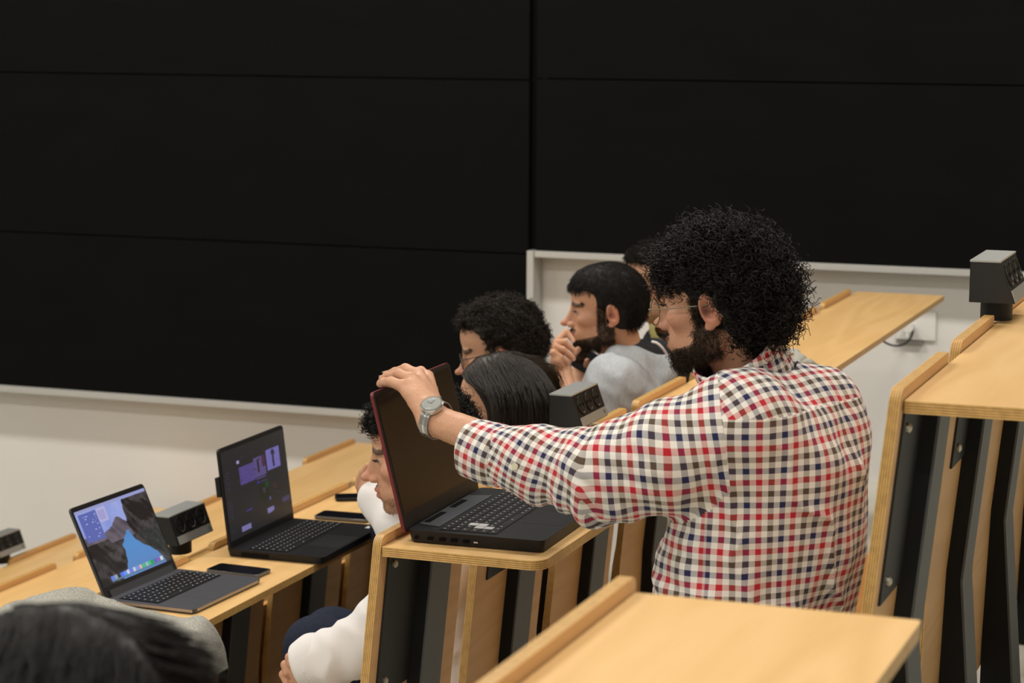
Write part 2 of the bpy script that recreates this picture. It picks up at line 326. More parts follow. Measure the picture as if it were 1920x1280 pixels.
# ---------------------------------------------------------------- desk socket boxes
def socket_box(x, y, zt, label):
    r = empty('socket_box', (x, y, zt), label, 'power socket', 'desk power socket boxes')
    L = .188
    cc = [(x + .028 * math.cos(t), y + .085 + .034 * math.sin(t)) for t in np.linspace(0, 2 * math.pi, 28, endpoint=False)]
    MB().prism([(a, b, zt + .0005) for a, b in cc], [(a, b, zt + .040) for a, b in cc]).build('column', BPL, r, smooth=True)
    sec = [(-.036, .038), (.042, .038), (.016, .109), (-.036, .109)]
    P = lambda s, yy: [(x + a, yy, zt + b) for a, b in s]
    MB().prism(P(sec, y + .004), P(sec, y + L - .004)).build('housing', BPL, r)
    for yy in (y, y + L - .004):
        MB().prism(P(sec, yy), P([(a * 1.0, b) for a, b in sec], yy + .004)).build('end_cap', BPL2, r, bevel=.0008)
    MB().box((x - .010, y + L / 2, zt + .1105), (.053, L, .003)).build('top_plate', ALU, r)
    A = Vector((x + .042, 0, zt + .038)); B = Vector((x + .016, 0, zt + .109)); d = (B - A); n = Vector((d.z, 0, -d.x)).normalized()
    s = MB(); a0 = A + d * .02 + n * .001; a1 = A + d * .30 + n * .001
    s.prism([(a0.x, y + .006, a0.z), (a1.x, y + .006, a1.z), (a1.x, y + L - .006, a1.z), (a0.x, y + L - .006, a0.z)],
            [((a0 + n * .002).x, y + .006, (a0 + n * .002).z), ((a1 + n * .002).x, y + .006, (a1 + n * .002).z), ((a1 + n * .002).x, y + L - .006, (a1 + n * .002).z), ((a0 + n * .002).x, y + L - .006, (a0 + n * .002).z)])
    st = s.build('front_strip', ALU, r)
    q = A + d * .16 + n * .0035; MB().box((q.x, y + L - .022, q.z), (.001, .009, .009), Matrix.Rotation(-math.atan2(-d.x, d.z), 3, 'Y')).build('strip_mark', M_('mark_grey', (.12, .12, .12), .5), st)
    for i in range(3):
        c = A + d * .65; c.y = y + .040 + i * .054; u = d.normalized(); v = Vector((0, 1, 0))
        ring = lambda rad, off: [c + n * off + (u * math.cos(t) + v * math.sin(t)) * rad for t in np.linspace(0, 2 * math.pi, 24, endpoint=False)]
        m = MB(); R = [ring(.0225, .0008), ring(.0222, .003), ring(.0195, .003), ring(.0190, .0012)]
        for a, b in zip(R[:-1], R[1:]):
            for k in range(24): m.face([a[k], a[(k + 1) % 24], b[(k + 1) % 24], b[k]])
        m.face(R[3]); so_ = m.build('socket_outlet', BPL2, r, smooth=True)
        e = MB()
        for sg in (-1, 1):
            cc_ = c + v * sg * .0095 + n * .0016; e.tube([cc_, cc_ + n * .001], .003, 8)
        e.build('pin_hole', GROOVE, so_)
        cc_ = c - u * .0172 + n * .002; MB().box(tuple(cc_), (.002, .004, .0015)).build('earth_clip', BOLT, so_)
    return r
socket_box(-2.76, 4.90, ROWS['A'][1], 'desk socket box between the two lit laptops')
socket_box(-1.612, 4.68, ROWS['B'][1], 'desk socket box beside the long dark hair, above the plaid sleeve')
socket_box(-.568, 3.915, ROWS['C'][1], 'large desk socket box at the right edge of the picture')
socket_box(-4.79, 7.16, ROWS['Y'][1], 'desk socket box cut by the left edge of the picture')
# ---------------------------------------------------------------- laptops
DARKP = M_('laptop_black', (.006, .006, .0075), .45, spec=.3)
KEYM = M_('key_black', (.004, .004, .005), .55, spec=.25)
LEG = M_('key_legend', (.55, .55, .56), .6)
SPG = M_('space_grey_aluminium', (.06, .062, .072), .45, .35)
EDG = M_('bare_aluminium_edge', (.40, .34, .29), .4, .6)
RED = M_('red_lid_edge', (.12, .005, .008), .5)
GLS = M_('dark_screen_glass', (.0045, .0028, .002), .3, spec=.22)
WHS = M_('white_key', (.42, .42, .42), .5)
GREYP = M_('grey_deck', (.045, .052, .062), .45)
def screen_mat(name, strength):
    m = bpy.data.materials.new(name); m.use_nodes = True; nt = m.node_tree; b = nt.nodes['Principled BSDF']
    a = nt.nodes.new('ShaderNodeAttribute'); a.attribute_name = 'picture'
    b.inputs['Base Color'].default_value = (.01, .01, .01, 1); b.inputs['Roughness'].default_value = .3
    nt.links.new(a.outputs['Color'], b.inputs['Emission Color']); b.inputs['Emission Strength'].default_value = strength; return m
def picture(img, w, h, name, mat, parent, off=(0, 0, 0), xf=None):
    """img rows x cols x 3 (linear), laid on a small grid in the local y (width) / z (height) plane"""
    H, Wd = img.shape[:2]; ys = np.linspace(-w / 2, w / 2, Wd + 1); zs = np.linspace(0, h, H + 1)[::-1]
    V = [(off[0], off[1] + y, off[2] + z) for z in zs for y in ys]
    F = [(r * (Wd + 1) + c, (r + 1) * (Wd + 1) + c, (r + 1) * (Wd + 1) + c + 1, r * (Wd + 1) + c + 1) for r in range(H) for c in range(Wd)]
    me = bpy.data.meshes.new(name); me.from_pydata([tuple(xf @ Vector(v)) for v in V] if xf else V, [], F); me.materials.append(mat)
    at = me.color_attributes.new('picture', 'FLOAT_COLOR', 'CORNER')
    col = np.ones((H * Wd, 4, 4), np.float32); col[:, :, :3] = img.reshape(-1, 1, 3); at.data.foreach_set('color', col.ravel())
    return link(name, me, None, parent)
def lap(name, P, ang, w, d, tb, lidh, tilt, label, mats, screen=None, red=False, gap=0.0, shift=0, kind=0):
    """P = back-left corner on the desk (user on +x side, left hand towards -y); local x to the user, y along the row"""
    bodym, lidm = mats
    r = empty(name, P, label, 'laptop', None, Matrix.Rotation(math.radians(ang), 3, 'Z'))
    X = r.matrix_world.copy()
    def B(mb, nm, mat, par, **k): return mb.build(nm, mat, par, xf=X, **k)
    rad = .012
    def slab(x0, x1, y0, y1, z0, z1, rr=rad, ins=0):
        o = roundpoly([(x0, y0), (x1, y0), (x1, y1), (x0, y1)], rr, 4); oi = roundpoly([(x0 + ins, y0 + ins), (x1 - ins, y0 + ins), (x1 - ins, y1 - ins), (x0 + ins, y1 - ins)], rr, 4)
        return MB().prism([(a, b, z0) for a, b in oi], [(a, b, z1) for a, b in o])
    base = B(slab(0, d, 0, w, .002, tb, ins=.004 if kind != 1 else .002), 'base', bodym, r, smooth=True)
    # keyboard: well + keys in rows, legends
    kx0, kx1 = (.030, .135) if kind == 1 else (.055, .165); ky0, ky1 = .018, w - .018
    B(slab(kx0 - .003, kx1 + .003, ky0 - .003, ky1 + .003, tb - .0005, tb + .0003, .003), 'keyboard_well', KEYM, r)
    keys = MB(); leg = MB(); wk = MB(); nr = 6; rh = (kx1 - kx0) / nr; rr = random.Random(3)
    for i in range(nr):
        y = ky0; nn = 15 if kind == 1 else 18; kw = (ky1 - ky0) / nn; j = 0
        while y < ky1 - .001:
            ww = kw * (1.5 if (j == 0 and i > 1) else 5 if (i == nr - 1 and 3.4 < (y - ky0) / kw < 4.4) else 1)
            ww = min(ww, ky1 - y); g = .0016
            white = kind == 3 and ((i == 3 and j in (1, 2)) or (i == 2 and j in (2,)) or (i == 4 and j == 1)); c = (kx0 + (i + .5) * rh, y + ww / 2, tb + .0009)
            (wk if white else keys).box(c, (rh - g, ww - g, .0016))
            if not white: leg.box((c[0] - .001, c[1] + rr.uniform(-.001, .001), tb + .00185), (.0032, .0026, .0002))
            y += ww; j += 1
    B(keys, 'keys', KEYM, r); B(leg, 'key_legends', LEG, r)
    if wk.f: tag(B(wk, 'keys', WHS, r), 'pale worn keys at the near left')
    tw = .13 if kind != 3 else .105; tx0 = kx1 + .012
    B(slab(tx0, d - .008, w * (.5 if kind == 1 else .45) - tw / 2, w * (.5 if kind == 1 else .45) + tw / 2, tb - .0005, tb + .0003, .003), 'touchpad', SPG if kind == 1 else M_('touchpad_black', (.016, .016, .018), .35), r)
    # lid leaning back
    th = math.radians(tilt); hinge = Vector((shift, 0, tb * .75)); LX = X @ Matrix.Translation(hinge) @ Matrix.Rotation(-th, 4, 'Y')
    def LB(mb, nm, mat, par, **k): return mb.build(nm, mat, par, xf=LX, **k)
    o = roundpoly([(.002, 0), (w - .002, 0), (w - .002, lidh), (.002, lidh)], [.002, .002, .009, .009], 4)
    tl = .006
    lid = LB(MB().prism([(-tl, a, b) for a, b in o], [(0, a, b) for a, b in o]), 'lid', RED if red else lidm, r)
    o2 = roundpoly([(.0025, .002), (w - .0025, .002), (w - .0025, lidh - .0018), (.0025, lidh - .0018)], [.001, .001, .008, .008], 4)
    LB(MB().prism([(0, a, b) for a, b in o2], [(.0012, a, b) for a, b in o2]), 'bezel', BPL if kind != 1 else BPL2, lid)
    if screen is None:
        LB(MB().box((.0015, w / 2, lidh * .54), (.0006, w - .022, lidh * .84)), 'screen', GLS, lid)
    else:
        mg = screen[2]; picture(screen[0], w - 2 * mg[0], lidh - mg[1] - mg[2], 'screen', screen[1], lid, (.0018, w / 2, mg[2]), LX)
    return r, X, LX, B, LB
# the picture on the first laptop: river between dark cliffs, menu bar, panel, dock
def canyon(Hh=96, Ww=132):
    y, x = np.mgrid[0:Hh, 0:Ww]; u = x / Ww; v = y / Hh; g = np.random.default_rng(3)
    def fb(sx, sy, oc=5, s=0):
        r = np.random.default_rng(s); out = np.zeros_like(u)
        for o in range(oc):
            k = 2 ** o
            for _ in range(3):
                a, b, p = r.normal() * sx * k, r.normal() * sy * k, r.uniform(0, 6.28); out += np.sin(a * u + b * v + p + 1.5 * np.sin(b * u * .7 + p)) / k
        return out / 4
    r0 = np.random.default_rng(12); n1 = fb(9, 5, 5, 1); n2 = fb(22, 20, 5, 2)
    im = np.zeros((Hh, Ww, 3)); sky = np.stack([.30 + .12 * n1, .36 + .12 * n1, .72 + .1 * n1], -1); im[:] = sky
    rock = np.clip(.018 + .035 * (n2 + .4 * n1), .003, .2)[..., None] * np.array([1.15, 1, 1.05])
    far = np.clip(.11 + .06 * n2, .03, .3)[..., None] * np.array([1.15, .95, 1.25])
    m = v > .36 - .14 * np.exp(-((u - .50) / .09) ** 2) + .03 * n1; im[m] = far[m]
    cl = (u > .67 + .10 * (v - .1) + .03 * n1) | (v > .52 + .04 * n1); im[cl] = rock[cl]
    # right cliff big
    rc = (u > .66 - .05 * np.sin(v * 7) - .10 * (v > .30) * (v - .3) * 2 + .015 * n2); im[rc] = rock[rc] * 1.25
    # river widening to the viewer
    cx = .60 - .05 * (v - .45) + .05 * np.sin(v * 9); hw = .03 + .55 * np.clip(v - .46, 0, 1) ** 1.05
    rv = (v > .43) & (np.abs(u - cx + .02 * n2) < hw) ; wat = np.stack([.05 + .05 * v + 0 * u, .16 + .10 * (1 - np.abs(v - .6)) + 0 * u, .42 + .16 * (1 - np.abs(v - .6)) + 0 * u], -1); im[rv] = wat[rv]
    pr = (v > .62 + .05 * n1) & (u < .40 - .9 * np.abs(v - .68) + .03 * n2); im[pr] = rock[pr] * 1.7
    lb = (v > .66) & (u < .16 + .03 * n2); im[lb] = rock[lb]
    rb = (v > .52) & (u > .66 + .75 * (v - .52)); im[rb] = rock[rb] * .6 + np.array([.002, .01, .008])
    lf = (v > .45) & (v < .62) & (u < .30 + .05 * n2); im[lf] = rock[lf]
    hl = r0.random((Hh, Ww)) < .07; dark = im.sum(-1) < .12; im[hl & dark] *= 3.2; im[v < .035] = (.30, .32, .60)
    p1 = (u > .03) & (u < .27) & (v > .05) & (v < .42); im[p1] = (.10, .13, .42)
    p2 = (u > .27) & (u < .40) & (v > .04) & (v < .22); im[p2] = (.42, .42, .72)
    r = np.random.default_rng(5)
    for k in range(60):
        a, b = r.integers(8, 38), r.integers(int(.05 * Ww), int(.25 * Ww))
        if a % 3 == 0: im[a, b:b + r.integers(1, 5)] = (.5, .55, .85)
    for a in range(8, 20, 2): im[a, int(.29 * Ww):int(.38 * Ww)] = (.30, .25, .5)
    dk = (v > .905) & (v < .975) & (u > .13) & (u < .90); im[dk] = (.10, .20, .30)
    cols = [(.12, .2, .8), (.3, .35, .4), (.02, .02, .03), (.1, .15, .9), (.1, .3, .9), (.6, .6, .9), (.15, .2, .8), (.5, .6, .8), (.2, .3, .8), (.6, .45, .4), (.05, .5, .25), (.3, .5, .5), (.05, .5, .25), (.0, .35, .08), (.1, .12, .5), (.25, .1, .5), (.6, .7, .75)]
    for k, c in enumerate(cols):
        a = int((.14 + k * .0445) * Ww); im[int(.912 * Hh):int(.968 * Hh), a:a + 5] = c
    return im
def appdark(Hh=84, Ww=130):
    y, x = np.mgrid[0:Hh, 0:Ww]; u = x / Ww; v = y / Hh; im = np.zeros((Hh, Ww, 3)); im[:] = (.012, .0115, .014)
    im += (np.clip(np.sin(v * 3.1 - .6), 0, 1) * .006)[..., None]; r = np.random.default_rng(8)
    def rect(a, b, c, d, col): im[(u > a) & (u < b) & (v > c) & (v < d)] = col
    rect(.0, 1, .085, .095, (.02, .018, .06)); rect(.22, .26, .15, .19, (.35, .32, .6))
    for k in range(22): rect(.03 + .01 * (k % 2), .05 + .02 * r.random() + .03, .12 + k * .037, .128 + k * .037, (.03, .028, .06))
    rect(.24, .47, .23, .43, (.07, .05, .20)); nz = r.random((Hh, Ww, 1)) * .06; m = (u > .24) & (u < .47) & (v > .23) & (v < .43); im[m] += nz[m] * np.array([.5, .35, 1.3])
    rect(.475, .66, .20, .42, (.10, .075, .22)); rect(.53, .56, .22, .38, (.03, .015, .03)); rect(.60, .66, .20, .33, (.07, .02, .06))
    rect(.68, .90, .16, .40, (.17, .15, .45))
    m = (((u - .79) / .03) ** 2 + ((v - .21) / .035) ** 2 < 1) | ((np.abs(u - .79) < .014) & (v > .22) & (v < .38)); im[m] = (.03, .02, .05)
    rect(.49, .64, .44, .452, (.10, .08, .25)); rect(.50, .53, .47, .50, (.06, .04, .5)); rect(.55, .66, .485, .492, (.05, .04, .1))
    rect(.50, .68, .52, .70, (.008, .018, .010)); rect(.62, .67, .51, .58, (.01, .05, .015)); rect(.57, .61, .57, .62, (.05, .03, .06)); rect(.74, .80, .56, .62, (.04, .02, .02))
    rect(.28, .37, .73, .745, (.05, .04, .35)); rect(.66, .68, .70, .73, (.10, .10, .3)); rect(.70, .84, .705, .712, (.05, .04, .12))
    for a, b, c in ((.18, .33, .92), (.60, .71, .84), (.86, .98, .80)): rect(a, b, c - .03, c + .03, (.20, .18, .42) if a < .7 else (.05, .045, .11))
    for k in range(26): a, b = r.uniform(.2, .9), r.uniform(.1, .9); rect(a, a + r.uniform(.02, .06), b, b + .008, (.025, .022, .055))
    return im
ZA, ZB = ROWS['A'][1], ROWS['B'][1]
SCR1 = screen_mat('lit_screen_river', .95); SCR2 = screen_mat('lit_screen_dark_app', .8)
L1 = lap('laptop', (-2.672, 4.46, ZA), -2, .325, .240, .0125, .232, 24.5, 'grey aluminium laptop with river wallpaper on its lit screen', (SPG, SPG), (canyon(), SCR1, (.008, .012, .030)), kind=1, shift=.004)
tag(L1[3](MB().box((.120, -.0002, .0085), (.232, .001, .0065)), 'side_edge', EDG, L1[0]), 'bright metal side edge')
L1[3](MB().box((.2402, .16, .0085), (.001, .29, .0065)), 'front_edge', EDG, L1[0])
L1[4](MB().box((.003, .1625, .010), (.004, .28, .018)), 'hinge_bar', SPG, L1[0])
L2 = lap('laptop', (-2.628, 4.985, ZA), 1, .385, .272, .021, .262, 7, 'black laptop with a dark app page on its lit screen', (DARKP, DARKP), (appdark(), SCR2, (.007, .010, .022)), kind=2, shift=.012)
vn = MB()
for i in range(12): vn.box((.045 + i * .0065, -.0004, .010), (.0025, .001, .010))
L2[3](vn, 'side_vent', GROOVE, L2[0])
L2[3](MB().box((.245, .352, .0214), (.012, .022, .0006)), 'white_sticker', M_('sticker_white', (.6, .6, .58), .5), L2[0])
L2[4](MB().box((-.012, .010, .165), (.012, .022, .05)), 'lid_clip', BPL, L2[0])
L3 = lap('laptop', (-1.564, 3.668, ZB), 1.5, .398, .262, .024, .262, 14.2, 'large black laptop with red lid edge and switched-off screen', (DARKP, DARKP), None, red=True, kind=3, shift=-.004)
pt = MB()
for x_, w_, m_ in ((.018, .006, 0), (.045, .011, 0), (.068, .012, 0), (.091, .012, 0), (.114, .012, 0)): pt.box((x_, -.0004, .011), (w_, .0012, .005))
L3[3](pt, 'side_ports', GROOVE, L3[0]); L3[3](MB().box((.133, -.0006, .011), (.008, .001, .0025)), 'port_light', M_('port_metal', (.45, .47, .44), .3, .6), L3[0])
L3[3](MB().prism([(.004, .05, .0245), (.048, .04, .0245), (.048, .33, .0245), (.004, .315, .0245)], [(.004, .05, .0253), (.048, .04, .0253), (.048, .33, .0253), (.004, .315, .0253)]), 'vent_deck', GREYP, L3[0])
L3[3](MB().box((.013, .11, .0256), (.012, .09, .0006)).box((.013, .235, .0256), (.012, .07, .0006)), 'deck_slots', GROOVE, L3[0])
L3[3](MB().box((.232, .285, .0246), (.016, .09, .0004)), 'palm_sticker', M_('sticker_dark', (.05, .05, .06), .5), L3[0])
# ---------------------------------------------------------------- phones
PGL = M_('phone_glass', (.004, .004, .006), .08, spec=.6); CLR = M_('clear_case', (.07, .07, .072), .15, spec=.8)
def phone(c, ang, L, w_, label, case=None, name='phone', z=0, R=None):
    r = empty(name, c, label, 'phone', None, R if R is not None else Matrix.Rotation(math.radians(ang), 3, 'Z')); X = r.matrix_world.copy()
    o = roundpoly([(-L / 2, -w_ / 2), (L / 2, -w_ / 2), (L / 2, w_ / 2), (-L / 2, w_ / 2)], .010, 4)
    MB().prism([(a, b, .001) for a, b in o], [(a, b, .0085) for a, b in o]).build('case' if case else 'body', case or BPL, r, xf=X, smooth=True, bevel=.001)
    o = [(a * .96, b * .93) for a, b in o]
    MB().prism([(a, b, .0085) for a, b in o], [(a, b, .0092) for a, b in o]).build('screen', PGL, r, xf=X)
    o = roundpoly([(-L / 2 + .008, w_ / 2 - .012), (-L / 2 + .008, w_ / 2 - .03), (-L / 2 + .026, w_ / 2 - .03), (-L / 2 + .026, w_ / 2 - .012)], .004, 3)
    MB().prism([(a, b, -.0006) for a, b in o], [(a, b, .0012) for a, b in o]).build('camera_bump', BPL2, r, xf=X)
    return r
phone((-2.520, 4.845, ZA + .0016), -3, .148, .074, 'phone in a clear case beside the grey laptop', CLR)
phone((-2.530, 5.500, ZA + .0016), 2, .158, .076, 'phone with dark screen lying beside the black lit-screen laptop', CLR)
phone((-2.600, 5.745, ZA + .0016), 28, .135, .066, 'black phone lying near the white-sleeved hand')
# ---------------------------------------------------------------- implicit-surface modelling for people and cloth
f32 = np.float32
def V3(*a): return np.array(a, float)
def nz(v): v = np.array(v, float); return v / np.linalg.norm(v)
def ell(c, r, R=None):
    c = np.array(c, f32); r = np.array(r, f32); Rm = None if R is None else np.array(R, f32)
    def fn(P):
        q = P - c
        if Rm is not None: q = q @ Rm
        k0 = np.sqrt(((q / r) ** 2).sum(1)) + 1e-9; k1 = np.sqrt(((q / (r * r)) ** 2).sum(1)) + 1e-9
        return k0 * (k0 - 1) / k1
    return fn
def cone(a, b, ra, rb, flat=None):
    a = np.array(a, f32); b = np.array(b, f32); ab = b - a; L2 = float(ab @ ab) + 1e-12
    def fn(P):
        q = P - a; t = np.clip((q @ ab) / L2, 0, 1); e = q - t[:, None] * ab
        if flat is not None: n = np.array(flat[0], f32); d = e @ n; e = e + np.outer(d * (flat[1] - 1), n)
        return np.sqrt((e * e).sum(1)) - (ra + t * (rb - ra))
    return fn
def rbox(c, h, r, R=None):
    c = np.array(c, f32); h = np.array(h, f32) - r; Rm = None if R is None else np.array(R, f32)
    def fn(P):
        q = P - c
        if Rm is not None: q = q @ Rm
        q = np.abs(q) - h; return np.sqrt((np.maximum(q, 0) ** 2).sum(1)) + np.minimum(q.max(1), 0) - r
    return fn
def plane(p, n):
    p = np.array(p, f32); n = nz(n).astype(f32); return lambda P: (P - p) @ n
def sm(a, b, k):
    if k <= 0: return np.minimum(a, b)
    h = np.clip(.5 + .5 * (b - a) / k, 0, 1); return b * (1 - h) + a * h - k * h * (1 - h)
class Fd:                                    # a field: list of smooth unions ('+'), cuts ('-') and intersections ('&')
    def __init__(s, k=.02): s.ops = []; s.k = k; s.disp = None; s.xf = None
    def add(s, fn, k=None): s.ops.append(('+', fn, s.k if k is None else k)); return s
    def sub(s, fn, k=.01): s.ops.append(('-', fn, k)); return s
    def cut(s, fn, k=.01): s.ops.append(('&', fn, k)); return s
    def __call__(s, P):
        P = P.astype(f32); Q = P if s.xf is None else s.xf(P); d = None
        for o, fn, k in s.ops:
            e = fn(Q)
            if d is None: d = e
            elif o == '+': d = sm(d, e, k)
            elif o == '-': d = -sm(-d, e, k)
            else: d = -sm(-d, -e, k)
        if s.disp is not None: d = d + s.disp(Q)
        return d
def waves(seed, freq, n=7, oct=3, warp=.6):
    r = np.random.default_rng(seed); D = r.normal(size=(oct, n, 3)); D /= np.linalg.norm(D, axis=2, keepdims=True); ph = r.uniform(0, 6.28, (oct, n)); Wd = r.normal(size=(3, 3))
    def fn(P):
        out = 0; Q = P + warp / freq * np.sin(P @ Wd.astype(f32) * freq * .7)
        for o in range(oct):
            fr = freq * 2 ** o
            out = out + sum(np.sin(Q @ D[o, i].astype(f32) * fr + ph[o, i]) for i in range(n)) / (n ** .5 * 2 ** o)
        return out.astype(f32)
    return fn
def mesh_sdf(F, lo, hi, h, smooth=1):
    """naive surface nets, evaluated only near the surface"""
    lo = np.array(lo, float); n = np.ceil((np.array(hi) - lo) / h).astype(int) + 1; s = 4; n = ((n + s - 1) // s) * s + 1
    nc = (n - 1) // s + 1
    ci = np.stack(np.meshgrid(*[np.arange(k) for k in nc], indexing='ij'), -1).reshape(-1, 3)
    cd = F(lo + ci * (h * s)).reshape(nc)
    near = np.abs(cd) < h * s * 2.2
    cell = np.zeros(nc - 1, bool)
    for a in (0, 1):
        for b in (0, 1):
            for c in (0, 1): cell |= near[a:nc[0] - 1 + a, b:nc[1] - 1 + b, c:nc[2] - 1 + c]
    D = np.repeat(np.repeat(np.repeat(cd, s, 0), s, 1), s, 2)[:n[0], :n[1], :n[2]].astype(f32)
    M = np.zeros(n, bool); big = np.repeat(np.repeat(np.repeat(cell, s, 0), s, 1), s, 2)
    M[:-1, :-1, :-1] |= big; M[1:, :-1, :-1] |= big; M[:-1, 1:, :-1] |= big; M[:-1, :-1, 1:] |= big; M[1:, 1:, 1:] |= big; M[1:, 1:, :-1] |= big; M[1:, :-1, 1:] |= big; M[:-1, 1:, 1:] |= big
    idx = np.argwhere(M); vals = np.empty(len(idx), f32)
    for i in range(0, len(idx), 200000): vals[i:i + 200000] = F(lo + idx[i:i + 200000] * h)
    D[M] = vals
    I = D < 0; m = n - 1
    cnt = sum(I[a:m[0] + a, b:m[1] + b, c:m[2] + c].astype(np.int8) for a in (0, 1) for b in (0, 1) for c in (0, 1))
    act = (cnt > 0) & (cnt < 8); cells = np.argwhere(act); vid = -np.ones(m, int); vid[act] = np.arange(len(cells))
    acc = np.zeros((len(cells), 3)); w = np.zeros(len(cells))
    cor = [(a, b, c) for a in (0, 1) for b in (0, 1) for c in (0, 1)]
    cv = {q: D[cells[:, 0] + q[0], cells[:, 1] + q[1], cells[:, 2] + q[2]] for q in cor}
    for q in cor:
        for ax in range(3):
            if q[ax] == 0:
                q2 = list(q); q2[ax] = 1; q2 = tuple(q2); a, b = cv[q], cv[q2]; x = (a < 0) != (b < 0)
                t = np.where(x, a / np.where(x, a - b, 1), 0); p = np.tile(np.array(q, float), (len(cells), 1)); p[:, ax] = t
                acc[x] += p[x]; w[x] += 1
    vt = lo + (cells + acc / w[:, None]) * h
    quads = []
    for ax in range(3):
        o = [i for i in range(3) if i != ax]
        A = I[tuple(slice(0, -1) if i == ax else slice(1, -1) for i in range(3))]; B = I[tuple(slice(1, None) if i == ax else slice(1, -1) for i in range(3))]
        e = np.argwhere(A != B); fl = A[tuple(e.T)]
        base = e.copy(); base[:, o[0]] += 1; base[:, o[1]] += 1
        def c(d0, d1): q = base.copy(); q[:, o[0]] -= d0; q[:, o[1]] -= d1; return vid[tuple(q.T)]
        q = np.stack([c(1, 1), c(0, 1), c(0, 0), c(1, 0)], 1)
        if ax == 1: fl = ~fl
        q[~fl] = q[~fl][:, ::-1]; quads.append(q)
    Q = np.concatenate(quads); Q = Q[(Q >= 0).all(1)]
    for _ in range(smooth):
        a = np.zeros_like(vt); k = np.zeros(len(vt))
        for i in range(4): np.add.at(a, Q[:, i], vt[Q[:, (i + 1) % 4]]); np.add.at(a, Q[:, i], vt[Q[:, (i - 1) % 4]]); np.add.at(k, Q[:, i], 2)
        vt = vt * .5 + .5 * a / np.maximum(k, 1)[:, None]
    return vt, Q
def grad(F, P, e=.002):
    g = np.stack([F(P + d) - F(P - d) for d in np.eye(3) * e], 1); return g / (np.linalg.norm(g, axis=1, keepdims=True) + 1e-9)
def np_mesh(name, vt, Q, mat, parent=None, col=None, uv=None, smooth=True):
    me = bpy.data.meshes.new(name); me.vertices.add(len(vt)); me.vertices.foreach_set('co', np.asarray(vt, f32).ravel())
    k = Q.shape[1]; me.loops.add(Q.size); me.loops.foreach_set('vertex_index', Q.ravel().astype(np.int32))
    me.polygons.add(len(Q)); me.polygons.foreach_set('loop_start', np.arange(0, Q.size, k, dtype=np.int32)); me.polygons.foreach_set('loop_total', np.full(len(Q), k, np.int32))
    me.update(calc_edges=True)
    if col is not None:
        a = me.color_attributes.new('tint', 'FLOAT_COLOR', 'POINT'); c = np.ones((len(vt), 4), f32); c[:, :3] = col; a.data.foreach_set('color', c.ravel())
    if uv is not None:
        u = me.uv_layers.new(name='UVMap'); u.data.foreach_set('uv', np.asarray(uv, f32)[Q.ravel()].ravel())
    if smooth: me.polygons.foreach_set('use_smooth', np.ones(len(Q), bool))
    return link(name, me, mat, parent)
def join(parts):
    v, q, o = [], [], 0
    for a, b in parts: v.append(a); q.append(b + o); o += len(a)
    return np.concatenate(v), np.concatenate(q)
def strands_mesh(paths, r0, r1):
    """paths N x M x 3 -> thin three-sided tapering tubes"""
    N, Mn, _ = paths.shape; t = np.gradient(paths, axis=1); t /= np.linalg.norm(t, axis=2, keepdims=True) + 1e-9
    ref = np.tile(np.array([.31, .52, .79]), (N, Mn, 1)); a = np.cross(t, ref); a /= np.linalg.norm(a, axis=2, keepdims=True) + 1e-9; b = np.cross(t, a)
    rad = np.linspace(r0, r1, Mn)[None, :, None]
    P = np.stack([paths + (a * math.cos(x) + b * math.sin(x)) * rad for x in (0, 2.094, 4.189)], 2)
    v = P.reshape(-1, 3); i = np.arange(N)[:, None, None] * Mn * 3 + np.arange(Mn - 1)[None, :, None] * 3 + np.arange(3)[None, None, :]; j = i - np.arange(3) + (np.arange(3) + 1) % 3
    return v, np.stack([i, j, j + 3, i + 3], -1).reshape(-1, 4)
# materials that read the tint attribute
def tint_mat(name, rough, spec=.4, sss=0, bump=0, bs=500, col=None):
    m = bpy.data.materials.new(name); m.use_nodes = True; nt = m.node_tree; b = nt.nodes['Principled BSDF']; L = nt.links.new
    a = nt.nodes.new('ShaderNodeAttribute'); a.attribute_name = 'tint'
    tc = nt.nodes.new('ShaderNodeTexCoord'); n = nt.nodes.new('ShaderNodeTexNoise'); n.inputs['Scale'].default_value = bs; n.inputs['Detail'].default_value = 3; L(tc.outputs['Object'], n.inputs['Vector'])
    r = ramp(nt, [(.3, (.86, .82, .80)), (.7, (1.08, 1.06, 1.05))]); L(n.outputs[0], r.inputs[0])
    mx = nt.nodes.new('ShaderNodeMix'); mx.data_type = 'RGBA'; mx.blend_type = 'MULTIPLY'; mx.inputs[0].default_value = .6; L(a.outputs['Color'], mx.inputs[6]); L(r.outputs[0], mx.inputs[7]); L(mx.outputs[2], b.inputs['Base Color'])
    b.inputs['Roughness'].default_value = rough; b.inputs['Specular IOR Level'].default_value = spec
    if sss: b.inputs['Subsurface Weight'].default_value = sss; b.inputs['Subsurface Radius'].default_value = (1, .35, .2); b.inputs['Subsurface Scale'].default_value = .004
    if bump: bp = nt.nodes.new('ShaderNodeBump'); bp.inputs['Strength'].default_value = bump; bp.inputs['Distance'].default_value = .0006; L(n.outputs[0], bp.inputs['Height']); L(bp.outputs[0], b.inputs['Normal'])
    return m
SKIN = tint_mat('skin', .5, .35, .12, .25, 260)
def hair_mat(name, c, rough=.55, spec=.22): return noise_mat(name, [(.3, tuple(x * .6 for x in c)), (.7, tuple(x * 1.5 for x in c))], 60, rough, spec=spec)
HBLK = hair_mat('hair_black', (.0065, .0050, .0042)); HBRN = hair_mat('hair_dark_brown', (.015, .0100, .0068)); HBRD = hair_mat('beard_brown', (.040, .027, .018), .65, .15)
EYEW = M_('eye_white', (.36, .31, .28), .25); IRIS = M_('iris_brown', (.02, .01, .006), .12, spec=.8)
BASEC = np.array([.50, .275, .17])

